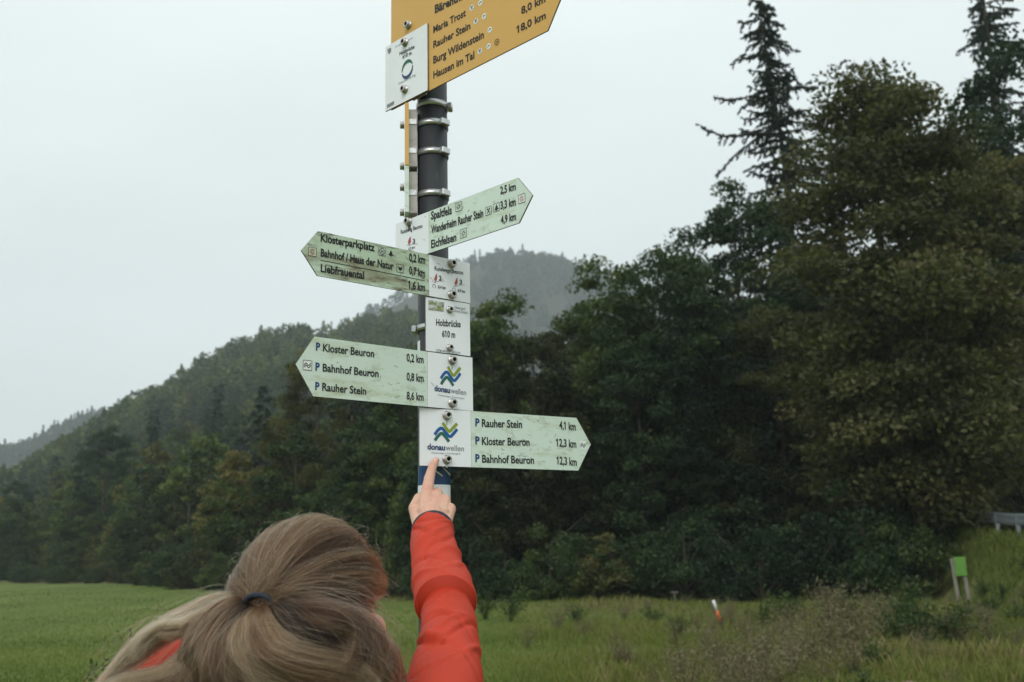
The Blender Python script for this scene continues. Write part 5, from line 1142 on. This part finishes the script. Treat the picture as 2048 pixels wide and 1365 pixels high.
# every lock: its path in the photograph (column, row, depth from the tie), thickness, tone; shade of the inner locks painted in as darker tone
LOCKS = [
    ([(518, 1212, 0), (497, 1245, -.045), (500, 1295, -.065), (550, 1334, -.070), (630, 1350, -.065), (690, 1345, -.055), (728, 1352, -.050)], .0130, .74),
    ([(524, 1213, 0), (512, 1250, -.050), (535, 1305, -.078), (600, 1345, -.078), (680, 1366, -.062), (730, 1400, -.05), (750, 1450, -.05)], .0125, .58),
    ([(513, 1212, 0), (486, 1250, -.042), (482, 1305, -.060), (520, 1352, -.066), (590, 1378, -.064), (650, 1400, -.05), (690, 1440, -.05)], .0120, .62),
    ([(508, 1212, 0), (478, 1255, -.040), (468, 1320, -.055), (498, 1375, -.060), (560, 1412, -.06), (600, 1450, -.05), (620, 1500, -.05)], .0130, .50),
    ([(545, 1213, 0), (600, 1222, -.040), (660, 1240, -.052), (702, 1275, -.048), (704, 1316, -.052), (664, 1338, -.056), (612, 1328, -.05)], .0120, .36),
    ([(552, 1211, .005), (610, 1215, -.030), (670, 1232, -.036), (716, 1262, -.032), (737, 1305, -.036), (727, 1350, -.042), (700, 1392, -.04)], .0120, .38),
    ([(540, 1216, 0), (580, 1240, -.040), (620, 1270, -.046), (650, 1302, -.046), (672, 1342, -.042), (690, 1392, -.04), (700, 1450, -.04)], .0130, .10),
    ([(532, 1216, 0), (560, 1248, -.045), (592, 1288, -.052), (630, 1318, -.050), (660, 1350, -.045), (680, 1400, -.04), (690, 1450, -.04)], .0110, .14),
    ([(640, 1235, .020), (690, 1252, .015), (728, 1275, .010), (756, 1305, 0), (771, 1345, 0), (768, 1390, 0), (775, 1450, 0)], .0105, .42),
    ([(600, 1222, .010), (660, 1240, 0), (712, 1268, -.005), (742, 1300, -.010), (754, 1345, -.020), (745, 1400, -.02), (750, 1460, -.02)], .0110, .28),
    ([(470, 1197, .030), (425, 1208, .015), (375, 1236, 0), (330, 1262, -.010), (290, 1290, -.020), (248, 1328, -.025), (195, 1385, -.030)], .0090, .66),
    ([(476, 1199, .020), (440, 1211, 0), (400, 1234, -.020), (358, 1256, -.030), (316, 1266, -.030), (288, 1284, -.030), (282, 1312, -.030)], .0065, .74),
    ([(480, 1201, .015), (445, 1218, -.010), (414, 1248, -.030), (392, 1288, -.040), (388, 1330, -.040), (368, 1366, -.040), (320, 1395, -.04)], .0085, .55),
    ([(488, 1204, .008), (458, 1225, -.020), (432, 1270, -.040), (418, 1320, -.050), (412, 1365, -.050), (392, 1405, -.05), (370, 1450, -.05)], .0120, .58),
    ([(494, 1206, .004), (468, 1230, -.025), (450, 1280, -.045), (440, 1335, -.055), (450, 1385, -.055), (440, 1430, -.05), (430, 1500, -.05)], .0120, .44),
    ([(500, 1208, 0), (480, 1235, -.030), (464, 1285, -.045), (470, 1340, -.050), (490, 1390, -.055), (500, 1440, -.05), (505, 1500, -.05)], .0110, .16),
    ([(478, 1204, .015), (440, 1232, -.010), (400, 1300, -.030), (344, 1356, -.040), (276, 1374, -.040), (215, 1396, -.04), (170, 1440, -.04)], .0110, .60),
    ([(484, 1206, .010), (452, 1240, -.015), (420, 1320, -.035), (370, 1380, -.045), (300, 1400, -.045), (240, 1425, -.04), (200, 1470, -.04)], .0120, .40),
    ([(528, 1214, 0), (535, 1245, -.050), (565, 1290, -.072), (630, 1326, -.070), (700, 1350, -.058), (740, 1390, -.05), (750, 1450, -.05)], .0090, .66),
    ([(560, 1212, .006), (620, 1224, -.020), (680, 1246, -.028), (722, 1280, -.026), (748, 1326, -.028), (758, 1380, -.03), (760, 1450, -.03)], .0100, .50),
]
LK = np.array([G(*[(a, b, tY + c_) for a, b, c_ in lk[0]]) for lk in LOCKS]); lk_r = np.array([lk[1] for lk in LOCKS]); lk_t = np.array([lk[2] for lk in LOCKS]); NL = len(LOCKS)
lr = np.random.default_rng(23); lk_tw = lr.uniform(-4, 4, NL); lk_a = lr.uniform(.002, .005, NL); lk_f = lr.uniform(5, 11, NL); lk_p = lr.uniform(0, 6.28, NL)
def loose(n, thick):
    k = rg.choice(NL, n, p=lk_r / lk_r.sum()); base = LK[k]; S = s_[None, :, None]
    sub = rg.integers(0, 5, n); sa = (k * 5 + sub) * 2.4; env = np.sin(np.clip(S * 1.2, 0, 1) * np.pi / 2)
    sway = lk_a[k][:, None, None] * env * np.sin(S * lk_f[k][:, None, None] + lk_p[k][:, None, None] + sub[:, None, None] * .5) * np.array([1, .6, .8])
    prof = (.22 + 1.0 * np.sin(np.pi * np.clip(s_ * .80 + .06, 0, 1)) ** .8)[None]
    q = np.sqrt(rg.uniform(0, 1, n)) * .55; a = rg.uniform(0, 6.28, n)[:, None]; tw = lk_tw[k][:, None] * s_[None]; R0 = (lk_r[k] * thick)[:, None] * prof
    cx = (.55 * np.cos(sa)[:, None] * 1.0 + 0) ; cz = .55 * np.sin(sa)[:, None]
    ux = R0 * (cx * np.cos(tw) - cz * np.sin(tw) + q[:, None] * np.cos(a)); uz = R0 * (cx * np.sin(tw) + cz * np.cos(tw) + q[:, None] * np.sin(a))
    tg = np.gradient(base, axis=1); nx = np.cross(tg, np.array([0, 1.0, 0])); nx /= np.linalg.norm(nx, axis=2, keepdims=True) + 1e-9
    wob = rg.normal(0, .0008, (n, K, 3)).cumsum(1) * .6
    return base + sway + nx * ux[..., None] * 1.35 + np.array([0, 1.0, 0]) * uz[..., None] + wob, sa, k
p2, sa2, c2 = loose(19000, 1.0)
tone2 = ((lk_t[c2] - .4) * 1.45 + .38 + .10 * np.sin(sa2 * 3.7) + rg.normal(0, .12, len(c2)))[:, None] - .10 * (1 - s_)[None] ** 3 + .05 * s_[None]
r2 = np.full((len(p2), K), .00018) * (1 - .6 * s_[None] ** 4)
# fill behind the locks, strands coloured dark to paint shade into the hollows
nf = 5000; gf = rg.uniform(1.5, len(guides) - 1.001, nf); i_ = gf.astype(int); fr_ = (gf - i_)[:, None, None]
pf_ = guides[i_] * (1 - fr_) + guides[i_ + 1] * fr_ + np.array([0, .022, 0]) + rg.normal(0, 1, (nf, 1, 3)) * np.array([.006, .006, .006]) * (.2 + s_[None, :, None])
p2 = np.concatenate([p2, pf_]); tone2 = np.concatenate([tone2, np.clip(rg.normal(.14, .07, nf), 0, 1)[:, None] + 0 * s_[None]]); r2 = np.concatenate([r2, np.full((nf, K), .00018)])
# stray hairs round the outline, in a paler tone
n3 = 700; dd = rg.normal(size=(n3, 3)); dd[:, 2] = np.abs(dd[:, 2]) * .9 + .05; dd /= np.linalg.norm(dd, axis=1)[:, None]; dd = dd[dd[:, 1] < .5]; n3 = len(dd)
end = dd + rg.normal(0, .28, dd.shape); end /= np.linalg.norm(end, axis=1)[:, None]
q = dd[:, None] * (1 - s_[None, :, None]) + end[:, None] * s_[None, :, None] + .05 * np.sin(s_[None, :, None] * rg.uniform(2, 8, (n3, 1, 1)) + rg.uniform(0, 6, (n3, 1, 3))) * s_[None, :, None]
p3_ = on_head(q, .010 + rg.uniform(.002, .022, n3)[:, None] * s_[None] ** 1.3)
n4 = 900; p4_, g4_, _ = loose(n4, 2.2); p4_ = p4_ + (rg.normal(0, .016, (n4, 1, 3)) + .008 * np.sin(s_[None, :, None] * rg.uniform(4, 11, (n4, 1, 1)) + rg.uniform(0, 6, (n4, 1, 3)))) * s_[None, :, None]
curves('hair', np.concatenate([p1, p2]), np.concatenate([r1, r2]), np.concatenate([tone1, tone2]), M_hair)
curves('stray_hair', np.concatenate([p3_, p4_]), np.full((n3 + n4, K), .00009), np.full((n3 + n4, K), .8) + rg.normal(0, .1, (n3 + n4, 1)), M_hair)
# dark mass under the strands, so the light does not shine through
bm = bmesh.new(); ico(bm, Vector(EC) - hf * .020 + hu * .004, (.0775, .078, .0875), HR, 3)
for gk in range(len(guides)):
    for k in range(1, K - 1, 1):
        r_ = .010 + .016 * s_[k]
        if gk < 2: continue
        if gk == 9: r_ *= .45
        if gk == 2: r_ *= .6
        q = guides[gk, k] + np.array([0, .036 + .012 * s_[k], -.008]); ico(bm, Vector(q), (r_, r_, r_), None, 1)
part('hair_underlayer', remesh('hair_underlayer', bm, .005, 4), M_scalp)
# dark elastic round the tail
vv, ff = [], []; tn = Vector(HRn @ (tdir / EA)).normalized(); tn = (tn + Vector((.1, 0, -.5))).normalized(); ta_ = tn.cross(Vector((0, 0, 1))).normalized(); tb_ = tn.cross(ta_)
pp = np.array([list(Vector(TIE) + ta_ * (.0185 * math.cos(a)) + tb_ * (.0125 * math.sin(a)) + tn * .0035) for a in np.linspace(0, 2 * math.pi, 33)])
tv, tf = tubes([(pp, np.full(33, .0032))], 8); part('hair_tie', mesh_np('hair_tie', tv, tf, True), M_navy)
HAZE = 0.0004
# ------------------------------------------------------------------ air
M_haze = bpy.data.materials.new('haze'); M_haze.use_nodes = True
t = M_haze.node_tree; t.nodes.clear(); pv = t.nodes.new('ShaderNodeVolumePrincipled'); ov = t.nodes.new('ShaderNodeOutputMaterial')
pv.inputs['Color'].default_value = (0.88, 0.97, 1.0, 1); pv.inputs['Density'].default_value = HAZE; pv.inputs['Anisotropy'].default_value = 0.0
t.links.new(pv.outputs[0], ov.inputs['Volume'])
o = link('haze', box(2900, 2900, 402, (0, 0, 198), 'haze'), M_haze); o['kind'] = 'stuff'
tag(o, 'pale mist filling the valley air', 'haze')
